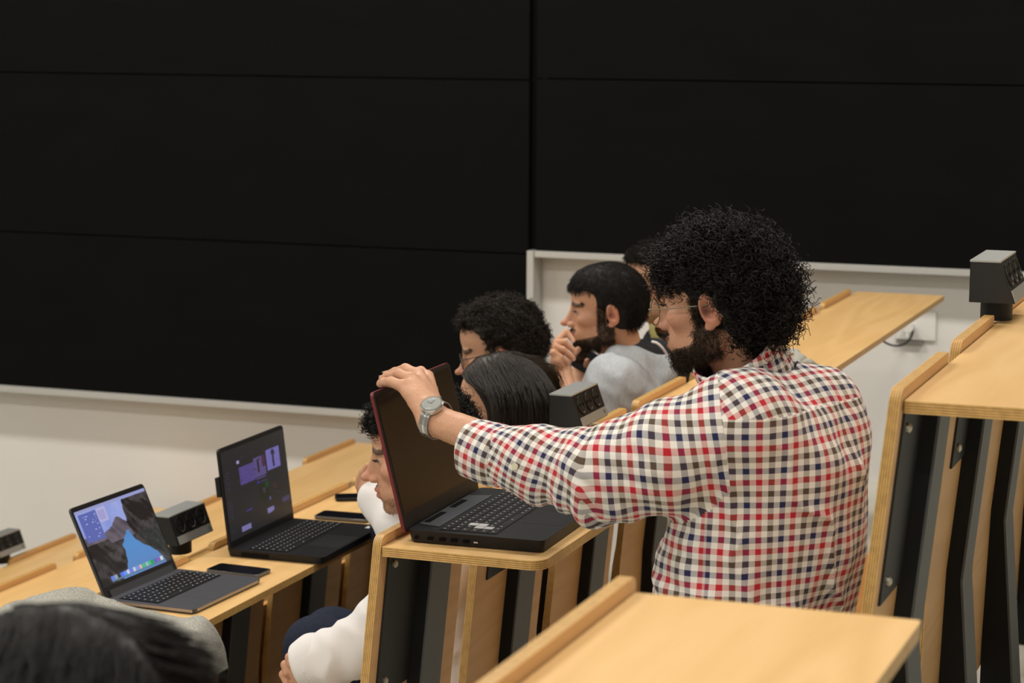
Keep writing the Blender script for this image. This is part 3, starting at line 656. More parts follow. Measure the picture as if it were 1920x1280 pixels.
# ---------------------------------------------------------------- heads (local frame: x forward, y to the left ear, z up)
def frame(O, F, up=(0, 0, 1), roll=0):
    F = nz(F); y = nz(np.cross(up, F)); z = np.cross(F, y)
    if roll: c, s_ = math.cos(roll), math.sin(roll); y, z = y * c + z * s_, z * c - y * s_
    return dict(O=np.array(O, float), R=np.stack([F, y, z]))     # rows: local axes in world
def facing(az, pitch=0):
    """az = degrees the head is turned away from picture-left, pitch = degrees looking down"""
    a = math.radians(az); p = math.radians(pitch); l = np.array([-.95, -.31]); f = np.array([-.31, .95]); h = math.cos(a) * l + math.sin(a) * f; h /= np.linalg.norm(h)
    return np.array([h[0] * math.cos(p), h[1] * math.cos(p), -math.sin(p)])
def toL(fr, s=1.0): O = fr['O'].astype(f32); R = fr['R'].T.astype(f32) / s; return lambda P: (P - O) @ R
def toW(fr, p, s=1.0): return fr['O'] + (np.asarray(p, float) * s) @ fr['R']
def head_field(nose=1.0, jaw=1.0, chin=0., neck=None, ears=True, mouth=0., wide=1.0):
    F = Fd(.018)
    F.add(ell((-.012, 0, .048), (.096, .076 * wide, .086))).add(ell((-.035, 0, .03), (.070, .071 * wide, .078))).add(ell((.035, 0, .058), (.060, .062, .062)), .02)
    F.add(ell((.038, 0, -.012), (.052, .056, .070)), .02).add(ell((.030, 0, -.062), (.056, .050 * jaw, .036)), .02)
    F.add(ell((.074 + chin, 0, -.086), (.019, .021, .017)), .016)
    for y in (-1, 1):
        F.add(ell((.058, y * .043, -.008), (.026, .019, .018)), .015).add(ell((.004, y * .050 * jaw, -.05), (.026, .014, .026)), .018)
        F.add(ell((.080, y * .022, .031), (.013, .026, .008)), .012)
    for y in (-1, 1): F.sub(ell((.104, y * .031, .012), (.021, .021, .0135)), .012)
    F.add(ell((.072, 0, -.052), (.029, .034, .027)), .014)
    F.add(cone((.076, 0, .026), (.090, 0, -.014), .0105, .0125), .006); n = nose
    F.add(cone((.088, 0, .026), (.108 * 1.0 + .006 * (n - 1) * 10 * .1, 0, -.016), .0065, .0085), .010)
    F.add(ell((.112 + .008 * (n - 1) * 3, 0, -.021), (.0125, .0095, .0088)), .008)
    for y in (-1, 1): F.add(ell((.100, y * .0115, -.026), (.011, .0068, .0075)), .006)
    for y in (-1, 1): F.sub(ell((.106, y * .0065, -.0335), (.0065, .0032, .0045)), .002)
    F.add(ell((.0945, 0, -.0480), (.0105, .021, .0052)), .004).add(ell((.0925, 0, -.0605), (.0105, .018, .0062)), .004)
    F.sub(ell((.106, 0, -.0543), (.014, .023, .0012 + mouth)), .002)
    F.sub(ell((.101, 0, -.0735), (.008, .018, .004)), .008)
    for y in (-1, 1):                         # lids with a slit
        F.add(ell((.0745, y * .0315, .0125), (.0132, .0142, .0122)), .004)
        F.sub(ell((.090, y * .0330, .0112), (.0105, .0140, .0056)), .0012)
    if ears:
        for y in (-1, 1):
            a = math.radians(18); ca, sa = math.cos(a), math.sin(a); b = math.radians(22) * y; cb, sb = math.cos(b), math.sin(b)
            R = np.array([[ca, 0, -sa], [0, 1, 0], [sa, 0, ca]]) @ np.array([[cb, sb, 0], [-sb, cb, 0], [0, 0, 1]])
            c = np.array((-.012, y * .0815 * wide, .006))
            F.add(ell(c, (.0185, .0075, .031), R.T), .004).add(ell(c + np.array((.004, -y * .003, -.028)), (.009, .006, .010)), .005)
            F.sub(ell(c + np.array((.002, y * .0080, .004)), (.0125, .0085, .022), R.T), .002)
            F.add(ell(c + np.array((.010, -y * .001, -.004)), (.004, .005, .007)), .003)
            F.add(ell(c + np.array((-.003, y * .002, .006)), (.003, .004, .016), R.T), .003)
    if neck is not None:
        F.add(cone((-.034, 0, -.03), neck[0], .046, neck[1]), .02)
        F.add(cone((.015, 0, -.075), np.array(neck[0]) + (.025, 0, 0), .018, .02), .02)
    return F
def skin_tint(Lp, beard=None, base=BASEC, dens=1.0):
    x, y, z = Lp.T; c = np.tile(base, (len(Lp), 1))
    def bl(m, col): nonlocal c; m = np.clip(m, 0, 1)[:, None]; c = c * (1 - m) + np.array(col) * m
    g = lambda cx, cy, cz, r: np.exp(-(((x - cx) ** 2 + (np.abs(y) - cy) ** 2 + (z - cz) ** 2) / r ** 2))
    bl(.55 * g(.115, 0, -.022, .018), (.55, .20, .14)); bl(.35 * g(.07, .045, -.015, .025), (.55, .22, .15)); bl(.7 * g(-.01, .085, .0, .03), (.58, .22, .15)); bl(1. * g(-.003, .0835, .004, .011), (.14, .05, .035))  # nose, cheek and ear redness; last tint paints shade into the ear hollow
    lip = (np.abs(z + .0545) < .0115) & (x > .088) & (np.abs(y) < .024); bl(lip * .75, (.40, .13, .10))
    bl(.35 * g(.085, .032, .006, .012), (.33, .16, .12))
    br = (z > .026) & (z < .039 - .12 * np.clip(np.abs(y) - .03, 0, 1)) & (x > .055) & (np.abs(y) > .010) & (np.abs(y) < .052); bl(br * .85, (.03, .02, .015))
    if beard is not None: b = beard(x, y, z); bl(b * dens, (.085, .058, .040))
    return np.clip(c, 0, 1)
def sstep(a, b, x): t = np.clip((x - a) / (b - a), 0, 1); return t * t * (3 - 2 * t)
def beard_mask(x, y, z, stache=True, front=.0):
    jl = sstep(-.018, -.034, z + .35 * (.045 - np.clip(x, -1, .045)) * (x < .045)) * sstep(-.022, -.012, x) * sstep(-.145, -.125, z)
    m = jl * (1 - sstep(.0, .01, (x > .05) * (-.052 - 0 * z < z)) )
    side = sstep(.034, .026, x) * sstep(-.02, -.012, x - .022 * (z > -.028)) * (z < .03) * (np.abs(y) > .045)
    low = (z < -.058 - .25 * (x - .05)) * (x > .02)
    m = np.maximum(np.maximum(side, low * 1.0) * (z > -.13) * (x > -.02), 0)
    st = ((z > -.046) & (z < -.037) & (x > .088) & (np.abs(y) < .027)) * (1. if stache else 0)
    lips = (np.abs(z + .0545) < .012) & (np.abs(y) < .025) & (x > .08)
    return np.maximum(m, st) * (~lips)
def grow(F, pts, nrm, n, length, steps, gravity, wave=0, wfreq=0, lift=.3, comb=None, jit=.25, off=.001, rad=(.0004, .00015), seed=0, fall=True):
    """strands that start on a surface and flow over it"""
    r = np.random.default_rng(seed); i = r.integers(0, len(pts), n); p = pts[i] + r.normal(0, .001, (n, 3)); nn = nrm[i]; L = length * r.uniform(.7, 1.15, n)[:, None] / steps
    g = np.tile(np.array(gravity, float), (n, 1)) if np.ndim(gravity) == 1 else gravity[i]
    if comb is not None: g = comb(p)
    jt = r.normal(0, jit, (n, 3)); path = [p.copy()]; d = None
    ph = r.uniform(0, 6.28, n); 
    for k in range(steps):
        dirv = g + jt + nn * lift * (1 - k / steps)
        dirv /= np.linalg.norm(dirv, axis=1, keepdims=True) + 1e-9
        p = p + dirv * L
        if F is not None:
            dd = F(p); m = dd < off
            if m.any():
                gr = grad(F, p[m]); p[m] += gr * (off - dd[m])[:, None]; nn[m] = gr
        if comb is not None: g = comb(p)
        path.append(p.copy())
    P = np.stack(path, 1)
    if wave:
        t = np.gradient(P, axis=1); t /= np.linalg.norm(t, axis=2, keepdims=True) + 1e-9; a = np.cross(t, np.array([.3, .5, .8])); a /= np.linalg.norm(a, axis=2, keepdims=True) + 1e-9; b = np.cross(t, a)
        s_ = np.linspace(0, 1, P.shape[1])[None, :]; th = ph[:, None] + s_ * wfreq * r.uniform(.7, 1.3, n)[:, None]; am = wave * np.minimum(s_ * 3, 1)
        P = P + a * (np.cos(th) * am)[..., None] + b * (np.sin(th) * am)[..., None]
    return strands_mesh(P, *rad)

# ---------------------------------------------------------------- hands
def hand_field(F, wrist, palm, chains, k=.005, wr=.026):
    """palm = list of (point a, point b, ra, rb); chains = fingers as lists of (point, radius)"""
    for a, b, ra, rb in palm: F.add(cone(a, b, ra, rb), .012)
    for ch in chains:
        for (p, r), (q, s_) in zip(ch[:-1], ch[1:]): F.add(cone(p, q, r, s_), k)
    return F
def nails(chains, parent, back):
    m = MB()
    for ch in chains:
        (p, r), (q, s_) = ch[-2], ch[-1]; d = Vector(q - p).normalized(); n = Vector(back) - d * Vector(back).dot(d); n.normalize(); y = d.cross(n)
        c = Vector(q) + n * s_ * .86 + d * s_ * .2
        R = Matrix((d, y, n)).transposed(); m.box(tuple(c), (s_ * 1.3, s_ * 1.15, .0012), R)
    return m.build('fingernails', M_('nail', (.58, .36, .28), .35), parent, smooth=True)

# ---------------------------------------------------------------- cloth materials
def gingham(name):
    m = bpy.data.materials.new(name); m.use_nodes = True; nt = m.node_tree; b = nt.nodes['Principled BSDF']; L = nt.links.new
    uv = nt.nodes.new('ShaderNodeUVMap'); sp = nt.nodes.new('ShaderNodeSeparateXYZ'); L(uv.outputs[0], sp.inputs[0]); out = []
    Wh, N, B_, R_ = (.74, .71, .66), (.018, .020, .075), (.085, .055, .038), (.46, .018, .03)
    for k, order in ((0, (N, R_, B_)), (1, (N, B_, R_))):
        dv = nt.nodes.new('ShaderNodeMath'); dv.operation = 'DIVIDE'; dv.inputs[1].default_value = .060; L(sp.outputs[k], dv.inputs[0])
        fr = nt.nodes.new('ShaderNodeMath'); fr.operation = 'FRACT'; L(dv.outputs[0], fr.inputs[0])
        st = []
        for i, c in enumerate(order): st += [(i / 3, c), (i / 3 + 1 / 6, Wh)]
        r = ramp(nt, st, 'CONSTANT'); L(fr.outputs[0], r.inputs[0]); out.append(r)
    mx = nt.nodes.new('ShaderNodeMix'); mx.data_type = 'RGBA'; mx.inputs[0].default_value = .5; L(out[0].outputs[0], mx.inputs[6]); L(out[1].outputs[0], mx.inputs[7]); L(mx.outputs[2], b.inputs['Base Color'])
    b.inputs['Roughness'].default_value = .85; b.inputs['Specular IOR Level'].default_value = .2; b.inputs['Sheen Weight'].default_value = .1
    return m
GING = gingham('checked_cotton')
GREYJ = noise_mat('grey_jersey', [(.35, (.33, .35, .37)), (.65, (.40, .42, .445))], 220, .9, bump=.25, spec=.15, vscale=(1, 1, .3))
WHTJ = noise_mat('white_jersey', [(.35, (.70, .68, .67)), (.65, (.73, .71, .70))], 400, .9, bump=.15, spec=.15)
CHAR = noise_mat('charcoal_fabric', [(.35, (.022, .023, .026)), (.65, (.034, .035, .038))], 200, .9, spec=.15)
NAVY = noise_mat('navy_denim', [(.35, (.008, .012, .026)), (.65, (.014, .019, .038))], 200, .85, spec=.2)
TWEED = noise_mat('grey_marl_wool', [(.38, (.12, .12, .105)), (.5, (.33, .325, .29)), (.62, (.46, .45, .40))], 700, .95, detail=6, bump=.3, spec=.1)
YEL = M_('yellow_cloth', (.52, .50, .20), .85)
def cloth(name, F, lo, hi, h, mat, parent, uvf=None, smooth=1, clip=None):
    v, q = mesh_sdf(F, lo, hi, h, smooth)
    if clip is not None: keep = clip(v[q].mean(1)); q = q[keep]
    return np_mesh(name, v, q, mat, parent, uv=uvf(v) if uvf else None)

def shell_tube(name, P, rad, mat, parent, th=.002, n=48, uvr=None, ref=(0, 0, 1), seed=0, amp=.002, sq=None, rot=0.):
    """a band of cloth: open tube along P with thickness and soft wrinkles"""
    P = [np.array(p, float) for p in P]; k = len(P); d = nz(P[-1] - P[0]); u = nz(np.array(ref) - d * (np.array(ref) @ d)); w_ = np.cross(d, u); wv_ = waves(seed, 45, oct=2)
    acc = np.concatenate([[0], np.cumsum(np.linalg.norm(np.diff(P, axis=0), axis=1))]); R = uvr or rad[0]
    t = np.linspace(0, 2 * math.pi, n, endpoint=False); V, UV = [], []
    for side in (0, 1):
        for i in range(k):
            rr = rad[i] - (th * 1.6 if side else 0); ring = P[i] + (np.cos(t)[:, None] * u + np.sin(t)[:, None] * w_) * rr
            ring = ring + (np.cos(t)[:, None] * u + np.sin(t)[:, None] * w_) * (wv_(ring.astype(f32)) * amp)[:, None]; V.append(ring); UV.append(np.stack([np.full(n, acc[i]) + rot * t * R, t * R - rot * acc[i]], 1))
    V = np.concatenate(V); UV = np.concatenate(UV); Q = []
    for i in range(k - 1):
        for j in range(n):
            a, b = i * n + j, i * n + (j + 1) % n; Q.append((a, b, b + n, a + n)); o = k * n; Q.append((o + a, o + a + n, o + b + n, o + b))
    o = k * n
    for j in range(n):
        b = (j + 1) % n; Q.append((j, o + j, o + b, b)); e = (k - 1) * n; Q.append((e + j, e + b, o + e + b, o + e + j))
    o_ = np_mesh(name, V, np.array(Q), mat, parent, uv=UV)
    # repair the uv seam where the angle wraps
    u_ = o_.data.uv_layers[0].data; lv = np.array([l.vertex_index for l in o_.data.loops]).reshape(-1, 4); 
    jj = lv % n; wrap = (jj.max(1) == n - 1) & (jj.min(1) == 0)
    for f in np.where(wrap)[0]:
        for c in range(4):
            if jj[f, c] == 0: q = u_[4 * f + c].uv; q[1] += 2 * math.pi * R; q[0] += rot * 2 * math.pi * R
    return o_
# ---------------------------------------------------------------- people
def rebase(o, base):
    b = Vector([float(x) for x in base]); o.data.transform(Matrix.Translation(-b)); o.matrix_world = Matrix.Translation(b)
def head_origin(fr, ear, Y, s=1.0):          # place the near ear at the pixel
    e = W(ear[0], ear[1], Y); fr['O'] = e - (np.array((-.012, .083, .006)) * s) @ fr['R']; return fr
def make_head(fr, s=1.0, h=.0023, neckW=None, nr=.060, beard=None, dens=1., **k):
    n = None if neckW is None else ((neckW - fr['O']) @ fr['R'].T / s, nr)
    F = head_field(neck=n, **k); F.xf = toL(fr, s); lo = fr['O'] - .15 * s; hi = fr['O'] + .17 * s
    if neckW is not None: lo = np.minimum(lo, neckW - .075); hi = np.maximum(hi, neckW + .07)
    v, q = mesh_sdf(F, lo, hi, h, 1)
    L = (v - fr['O']) @ fr['R'].T / s
    return F, v, q, skin_tint(L, beard, dens=dens), L
def eyes(fr, parent, s=1.0, dy=0, dz=0):
    for y in (-1, 1):
        c = toW(fr, (.0748, y * .0315, .0118), s); m = MB()
        def sph(cen, r, n=12, mi=0, lim=math.pi, ax=None):
            ax = ax; b = np.array([ax, nz(np.cross(ax, (0, 0, 1))), nz(np.cross(ax, np.cross(ax, (0, 0, 1))))])
            rows = [[cen + r * (math.cos(a) * b[0] + math.sin(a) * (math.cos(t) * b[1] + math.sin(t) * b[2])) for t in np.linspace(0, 2 * math.pi, 16, endpoint=False)] for a in np.linspace(.001, lim, n)]
            for i in range(n - 1):
                for k in range(16): m.face([rows[i][k], rows[i][(k + 1) % 16], rows[i + 1][(k + 1) % 16], rows[i + 1][k]], mi)
        g = nz(np.array((1, dy, dz)) @ fr['R']); sph(c, .0118 * s, 14, 0, math.pi, g); sph(c, .0121 * s, 5, 1, .50, g)
        m.build('eye', [EYEW, IRIS], parent, smooth=True)
def brows(fr, parent, s=1.0, mat=None, seed=0, n=260):
    r = np.random.default_rng(seed); P = []
    for y in (-1, 1):
        t = r.uniform(0, 1, n); x = .094 - .026 * t ** 1.6; yy = y * (.011 + .040 * t); z = .030 + .009 * np.sin(t * 2.4) + r.normal(0, .0016, n)
        a = np.stack([x, yy, z], 1); d = np.stack([-.2 - .5 * t, y * np.ones(n), .35 - .6 * t], 1) * .009
        P.append(np.stack([a, a + d * .5 + (.0012, 0, 0), a + d], 1))
    P = np.concatenate(P); v, q = strands_mesh(np.array([toW(fr, p, s) for p in P.reshape(-1, 3)]).reshape(P.shape), .0006, .0002)
    o = np_mesh('eyebrows', v, q, mat or HBLK, parent); o['kind'] = 'stuff'; return o
def lashes(fr, parent, s=1.0):
    P = []
    for y in (-1, 1):
        for t in np.linspace(-1, 1, 16):
            a = np.array((.0885 - .006 * t * t * (1 if 1 else 0), y * (.0325 + .0115 * t), .0150 - .002 * t * t)); P.append(np.stack([a - (.001, 0, 0), a + (.005, y * .001 * t, -.0008), a + (.0085, y * .003 * t, .0012)]))
    P = np.array(P); v, q = strands_mesh(np.array([toW(fr, p, s) for p in P.reshape(-1, 3)]).reshape(P.shape), .00045, .0002)
    o = np_mesh('eyelashes', v, q, HBLK, parent); o['kind'] = 'stuff'; return o
def glasses(fr, label, mat, s=1.0, r=.023, x=.1065, wire=.0011, z=.008, sq=1.0, arm=True, name='eyeglasses'):
    e = empty(name, tuple(toW(fr, (x, 0, z), s)), label, 'glasses')
    for y in (-1, 1):
        c = np.array((x, y * .0325, z)); ts = np.linspace(0, 2 * math.pi, 28, endpoint=False)
        P = [toW(fr, c + np.array((-.10 * abs(math.cos(t)) * r * (1 if math.cos(t) * y > 0 else 0) - .003, r * math.cos(t), r * sq * math.sin(t))), s) for t in ts]
        rim = MB().tube(P, wire * s, 6, close=True).build('rim', mat, e, smooth=True)
        lm = MB(); lm.face(P); lm.build('lens', LENS, rim)
        if arm:
            a = [toW(fr, p, s) for p in ((x - .004, y * .056, z + .008), (x - .010, y * .068, z + .008), (.06, y * .078, z + .009), (.0, y * .0835, z + .012), (-.02, y * .084, z + .010), (-.034, y * .080, z - .010))]
            MB().tube(smoothpts(a, 4), wire * .9 * s, 6).build('temple', mat, e, smooth=True)
    b = [toW(fr, p, s) for p in ((x - .002, -.0105, z + .006), (x + .003, -.004, z + .010), (x + .003, .004, z + .010), (x - .002, .0105, z + .006))]
    MB().tube(smoothpts(b, 3), wire * s, 6).build('bridge', mat, e, smooth=True)
    return e
LENS = M_('spectacle_lens', (.5, .5, .5), .03, spec=.6); LENS.node_tree.nodes['Principled BSDF'].inputs['Alpha'].default_value = .10
GOLD = M_('thin_gold_wire', (.30, .24, .12), .3, .8); TORT = M_('tortoise_frame', (.16, .13, .07), .3, spec=.6); WIRE = M_('dark_wire', (.05, .045, .04), .35, .6)
def hair_obj(name, F, lo, hi, h, mat, parent, strands=None, smooth=1, extra=None):
    v, q = mesh_sdf(F, lo, hi, h, smooth); parts = [(v, q)]
    if strands is not None:
        nn = grad(F, v, .004)
        for st in (strands if isinstance(strands, list) else [strands]):
            sel = st.pop('sel', None); m = np.ones(len(v), bool) if sel is None else sel(v); G = st.pop('field', F); parts.append(grow(G, v[m], nn[m], **st))
    if extra: parts += extra
    v, q = join(parts); return np_mesh(name, v, q, mat, parent)
def beard_obj(v, L, nrmF, parent, mask, n, length, mat, seed=1, curl=.002, down=(-.0, 0, -1)):
    m = mask(*L.T) > .5; P = v[m]; nn = grad(nrmF, P, .002)
    a, b = grow(nrmF, P, nn, n, length, 6, down, wave=curl, wfreq=9, lift=.75, jit=.45, off=.0006, rad=(.0005, .0002), seed=seed)
    return np_mesh('beard', a, b, mat, parent)
def torso(F, L, R, hipL, hipR, neck, rs=.085, rc=.105, rh=.12, k=.07):
    L, R, hipL, hipR, neck = map(np.array, (L, R, hipL, hipR, neck)); mL = L * .80 + R * .20 - (0, 0, .09); mR = R * .80 + L * .20 - (0, 0, .09)
    F.add(cone(mL, hipL, rc, rh), k).add(cone(mR, hipR, rc, rh), k).add(cone((mL + mR) / 2, (hipL + hipR) / 2, rc, rh), k)
    F.add(cone(neck, L, .06, rs), k).add(cone(neck, R, .06, rs), k); return F
def ell_uv(c, sd, a=.19, b=.125):
    sd = nz([sd[0], sd[1], 0]); bd = np.array([-sd[1], sd[0], 0]); t = np.linspace(-math.pi, math.pi, 721); ds = np.sqrt((a * np.sin(t)) ** 2 + (b * np.cos(t)) ** 2) * (t[1] - t[0]); cum = np.cumsum(ds)
    def f(v): d = v - c; th = np.arctan2(d @ bd / b, d @ sd / a); return np.stack([np.interp(th, t, cum), v[:, 2]], 1)
    return f
def limb_uv(a, b, r, ref=(0, 0, 1)):
    a = np.array(a); d = nz(np.array(b) - a); u = nz(np.array(ref) - d * (np.array(ref) @ d)); w_ = np.cross(d, u)
    def f(v): q = v - a; return np.stack([q @ d, np.arctan2(q @ w_, q @ u) * r], 1)
    return f
def legs(parent, hipL, hipR, fwd, mat, floor, thigh=.42, name='trousers', kn=.0):
    fwd = nz([fwd[0], fwd[1], 0]); F = Fd(.05); lo, hi = [], []
    for h_ in (hipL, hipR):
        h_ = np.array(h_); k = h_ + fwd * thigh + (0, 0, -.01 + kn); a = k + fwd * .03; a[2] = floor + .10
        F.add(cone(h_, k, .088, .068)).add(cone(k, a, .066, .050), .03); lo += [h_ - .12, a - .1, k - .1]; hi += [h_ + .12, a + .1, k + .1]
    F.add(cone(hipL, hipR, .11, .11))
    o = cloth(name, F, np.min(lo, 0), np.max(hi, 0), .011, mat, parent)
    sh = MB()
    for h_ in (hipL, hipR):
        a = np.array(h_) + fwd * (thigh + .05); sh = MB(); b = Vector((fwd[0], fwd[1], 0)); yv = Vector((-b.y, b.x, 0)); R = Matrix((b, yv, Vector((0, 0, 1)))).transposed()
        out = roundpoly([(-.11, -.042), (.17, -.042), (.17, .042), (-.11, .042)], [.03, .035, .035, .03], 5)
        sh.prism([tuple(Vector(a) * 1 + R @ Vector((x, y, 0)) - Vector((0, 0, a[2] - floor - .004))) for x, y in out], [tuple(Vector(a) + R @ Vector((x * .8 - .02, y * .85, 0)) - Vector((0, 0, a[2] - floor - .09))) for x, y in out])
        sh.build('shoe', BPL, parent, smooth=True, bevel=.01)
    return o
SEATM = ORNG
def seat(x, y, z, key):                      # tip-up seat board below an occupied place
    row = {'B': rowB, 'C': rowC, 'A': rowA, 'D': rowD}[key]
    o = roundpoly([(x - .36, y - .2), (x, y - .2), (x, y + .2), (x - .36, y + .2)], [.05, .01, .01, .05], 4)
    MB().prism([(a, b, z - .015) for a, b in o], [(a, b, z) for a, b in o]).build('seat_board', ORNG, row)

# ===== 1. man in the checked shirt
fr = head_origin(frame((0, 0, 0), facing(23, 6)), (1331, 581), 3.66)
neck1 = W(1400, 712, 3.77)
bm1 = lambda x, y, z: beard_mask(x, y, z)
F1, v, q, tint, Lc = make_head(fr, 1.0, .0021, neck1, .056, beard=bm1, dens=.85, nose=1.1, jaw=1.06)
# left forearm and hand on the laptop lid
wr = W(813, 787, 3.655); elb = W(1105, 900, 3.56)
kn = [W(757, 724, 3.69), W(770, 710, 3.72), W(784, 702, 3.76), W(801, 706, 3.80)]
ch = [[(kn[0], .0115), (W(733, 716, 3.70), .0095), (W(720, 716, 3.725), .0082), (W(713, 719, 3.745), .0070)],
      [(kn[1], .0115), (W(749, 701, 3.735), .0098), (W(730, 705, 3.755), .0085), (W(717, 710, 3.775), .0072)],
      [(kn[2], .0115), (W(760, 691, 3.78), .0098), (W(741, 697, 3.80), .0085), (W(724, 702, 3.815), .0072)],
      [(kn[3], .0110), (W(789, 696, 3.83), .0095), (W(772, 697, 3.86), .0082), (W(757, 703, 3.885), .0070)]]
thumb = [(W(800, 760, 3.70), .015), (W(806, 738, 3.78), .0115), (W(803, 722, 3.85), .0095), (W(797, 712, 3.89), .008)]
HF = Fd(.012); HF.add(cone(wr, elb, .0275, .040), .01)
palm = [(wr, kn[0] + (kn[0] * 0), .0235, .0125), (wr, kn[1], .0235, .0135), (wr, kn[2], .0235, .0135), (wr, kn[3], .0235, .0125), (wr, W(800, 745, 3.74), .022, .015)]
hand_field(HF, wr, palm, ch + [thumb], .0035)
wn1 = waves(4, 260, oct=2); HF.disp = lambda P: wn1(P) * .00035
hv, hq = mesh_sdf(HF, np.min([wr, kn[0], ch[0][-1][0], W(895, 850, 3.6)], 0) - .05, np.max([wr, kn[3], ch[3][-1][0], W(905, 850, 3.6)], 0) + .05, .0019, 1)
keep = hv[hq].mean(1)[:, 0] < W(935, 850, 3.6)[0]; hq = hq[keep]
hd = np.min([np.linalg.norm(hv - c[0], axis=1) for cc in ch for c in cc[1:]], 0); ht = np.tile(BASEC * 1.06, (len(hv), 1)); m_ = np.exp(-(hd / .009) ** 2)[:, None] * .35; ht = ht * (1 - m_) + np.array((.55, .24, .17)) * m_
v2, q2 = join([(v, q), (hv, hq)]); tint = np.concatenate([tint, ht])
p1 = np_mesh('person', v2, q2, SKIN, None, col=tint)
rebase(p1, (neck1[0], neck1[1], FL['B'])); tag(p1, 'man in a red, navy and white checked shirt closing a laptop', 'person')
nails(ch[:3], p1, (0, 0, 1)); eyes(fr, p1, dy=0, dz=-.25); brows(fr, p1); lashes(fr, p1)
H = Fd(.03); H.add(ell((-.014, 0, .054), (.098, .086, .086))).add(ell((-.052, 0, .016), (.074, .080, .090))).add(ell((.050, 0, .068), (.040, .058, .032)))
H.sub(ell((.122, 0, -.040), (.105, .20, .094)), .012)
for s_ in (-1, 1): H.sub(ell((.030, s_ * .105, -.030), (.060, .050, .064)), .008).sub(ell((-.010, s_ * .110, -.004), (.032, .045, .044)), .006)
H.cut(plane((-.03, 0, -.075), (.30, 0, -1)), .02)
wv = waves(11, 95, oct=2, warp=1.2); H.disp = lambda P: wv(P) * .0052; H.xf = toL(fr)
def off_face(fr, F_, zc=.03, xc=.0):
    def f(v_):
        l = (v_ - fr['O']) @ fr['R'].T; return ~((l[:, 0] > .02) & (l[:, 2] < .052)) & ~((l[:, 0] > -.055) & (l[:, 2] < .048) & (l[:, 0] < .06))
    return f
hair_obj('hair', H, fr['O'] - .19, fr['O'] + .21, .0036, HBLK, p1,
         [dict(n=4400, length=.042, steps=18, gravity=(0, 0, -.15), wave=.0050, wfreq=17, lift=.12, jit=1.0, off=.002, rad=(.0010, .0006), seed=5, sel=off_face(fr, H)),
          dict(n=700, length=.022, steps=12, gravity=(0, 0, .1), wave=.005, wfreq=12, lift=1.2, jit=.9, off=.002, rad=(.0004, .00022), seed=6, sel=off_face(fr, H)),
          dict(n=700, length=.016, steps=8, gravity=(0, 0, -.3), wave=.003, wfreq=9, lift=.3, jit=.6, off=.001, rad=(.0006, .0003), seed=7)])
beard_obj(v, Lc, F1, p1, bm1, 3600, .015, HBRD, seed=3)
glasses(fr, 'round thin-rimmed glasses of the man in the checked shirt', TORT, x=.113, r=.0235, wire=.0013, z=.002)
# shirt
LS, RS = W(1385, 802, 3.60), W(1518, 802, 3.86); hL, hR = W(1352, 1120, 3.64), W(1478, 1130, 3.86)
TF = Fd(.06); torso(TF, LS, RS, hL, hR, W(1425, 715, 3.76), .078, .118, .122, .07)
TF.add(cone(W(1500, 800, 3.80), W(1470, 1000, 3.77), .10, .12), .08)
A0, A1, A2, A3, A4 = LS, W(1262, 852, 3.57), W(1128, 893, 3.55), W(1010, 876, 3.58), W(897, 842, 3.62)
SL = Fd(.03); SL.add(cone(A0, A1, .082, .088)).add(cone(A1, A2, .088, .074)).add(cone(A2, A3, .074, .060)).add(cone(A3, A4, .060, .046))
RA = Fd(.03); RA.add(cone(RS, W(1450, 960, 4.02), .075, .062))
ax = nz(A4 - A0)
wr1 = waves(21, 16, oct=3, warp=1.4); wr2 = waves(22, 30, oct=2)
def shirt_disp(P):
    s_ = (P - A0.astype(f32)) @ ax.astype(f32); on = np.clip((s_ - .03) / .06, 0, 1)
    z = P[:, 2]; low = np.clip((A2[2] - z + .01) / .06, 0, 1)
    fold = np.sin(s_ * 95 + wr1(P) * 1.6) * .0042 * np.exp(-((s_ - .29) / .13) ** 2) * (.35 + low) + np.sin(s_ * 38 + (P[:, 2] - 2) * 60 + wr1(P)) * .0035 * np.exp(-((s_ - .12) / .1) ** 2)
    body = wr1(P * np.array((1, 1, .45), f32)) * .0075 - (1 - np.abs(np.sin(P[:, 0] * 17 + P[:, 1] * 9 + P[:, 2] * 9 + wr1(P) * .8))) ** 3 * .011 * np.clip((2.35 - P[:, 2]) / .3, .25, 1)
    f2 = np.abs(np.sin(s_ * 30 - (P[:, 2] - 2) * 42 + wr1(P) * 1.2)) * .0045 * np.exp(-((s_ - .16) / .12) ** 2)
    return on * (fold + wr1(P) * .0042 - f2) + (1 - on) * body
for g in (SL,): TF.ops += [('+', o[1], .045 if i == 0 else .03) for i, o in enumerate(g.ops)]
TF.ops += [('+', o[1], .04) for o in RA.ops]
neckcut = cone(neck1 + (0, 0, .06), W(1380, 690, 3.75), .074, .070)
TF.sub(cone(W(1372, 640, 3.72), W(1405, 706, 3.76), .070, .068), .008)
end = A4 - nz(A4 - A3) * .020
TF.cut(lambda P: (P - end.astype(f32)) @ nz(A4 - A3).astype(f32), .004)
TF.disp = shirt_disp
zlow = W(1400, 1200, 3.7)[2]; lo = np.array([A4[0] - .08, 3.40, zlow]); hi = np.array([RS[0] + .16, 4.16, W(1400, 660, 3.7)[2]])
vt, qt = mesh_sdf(TF, lo, hi, .0046, 1)
cen = vt[qt].mean(1); seamp = W(1362, 850, 3.55); sn = nz((A1 - LS) * (1, 1, .3)); dseam = (cen - seamp) @ sn
near = (cen[:, 1] < 3.78)
slv = (dseam > 0) & near & (SL(cen) < .02)
sd = nz((RS - LS) * (1, 1, 0)); uvT = ell_uv((LS + RS + hL + hR) / 4, sd, .20, .13)
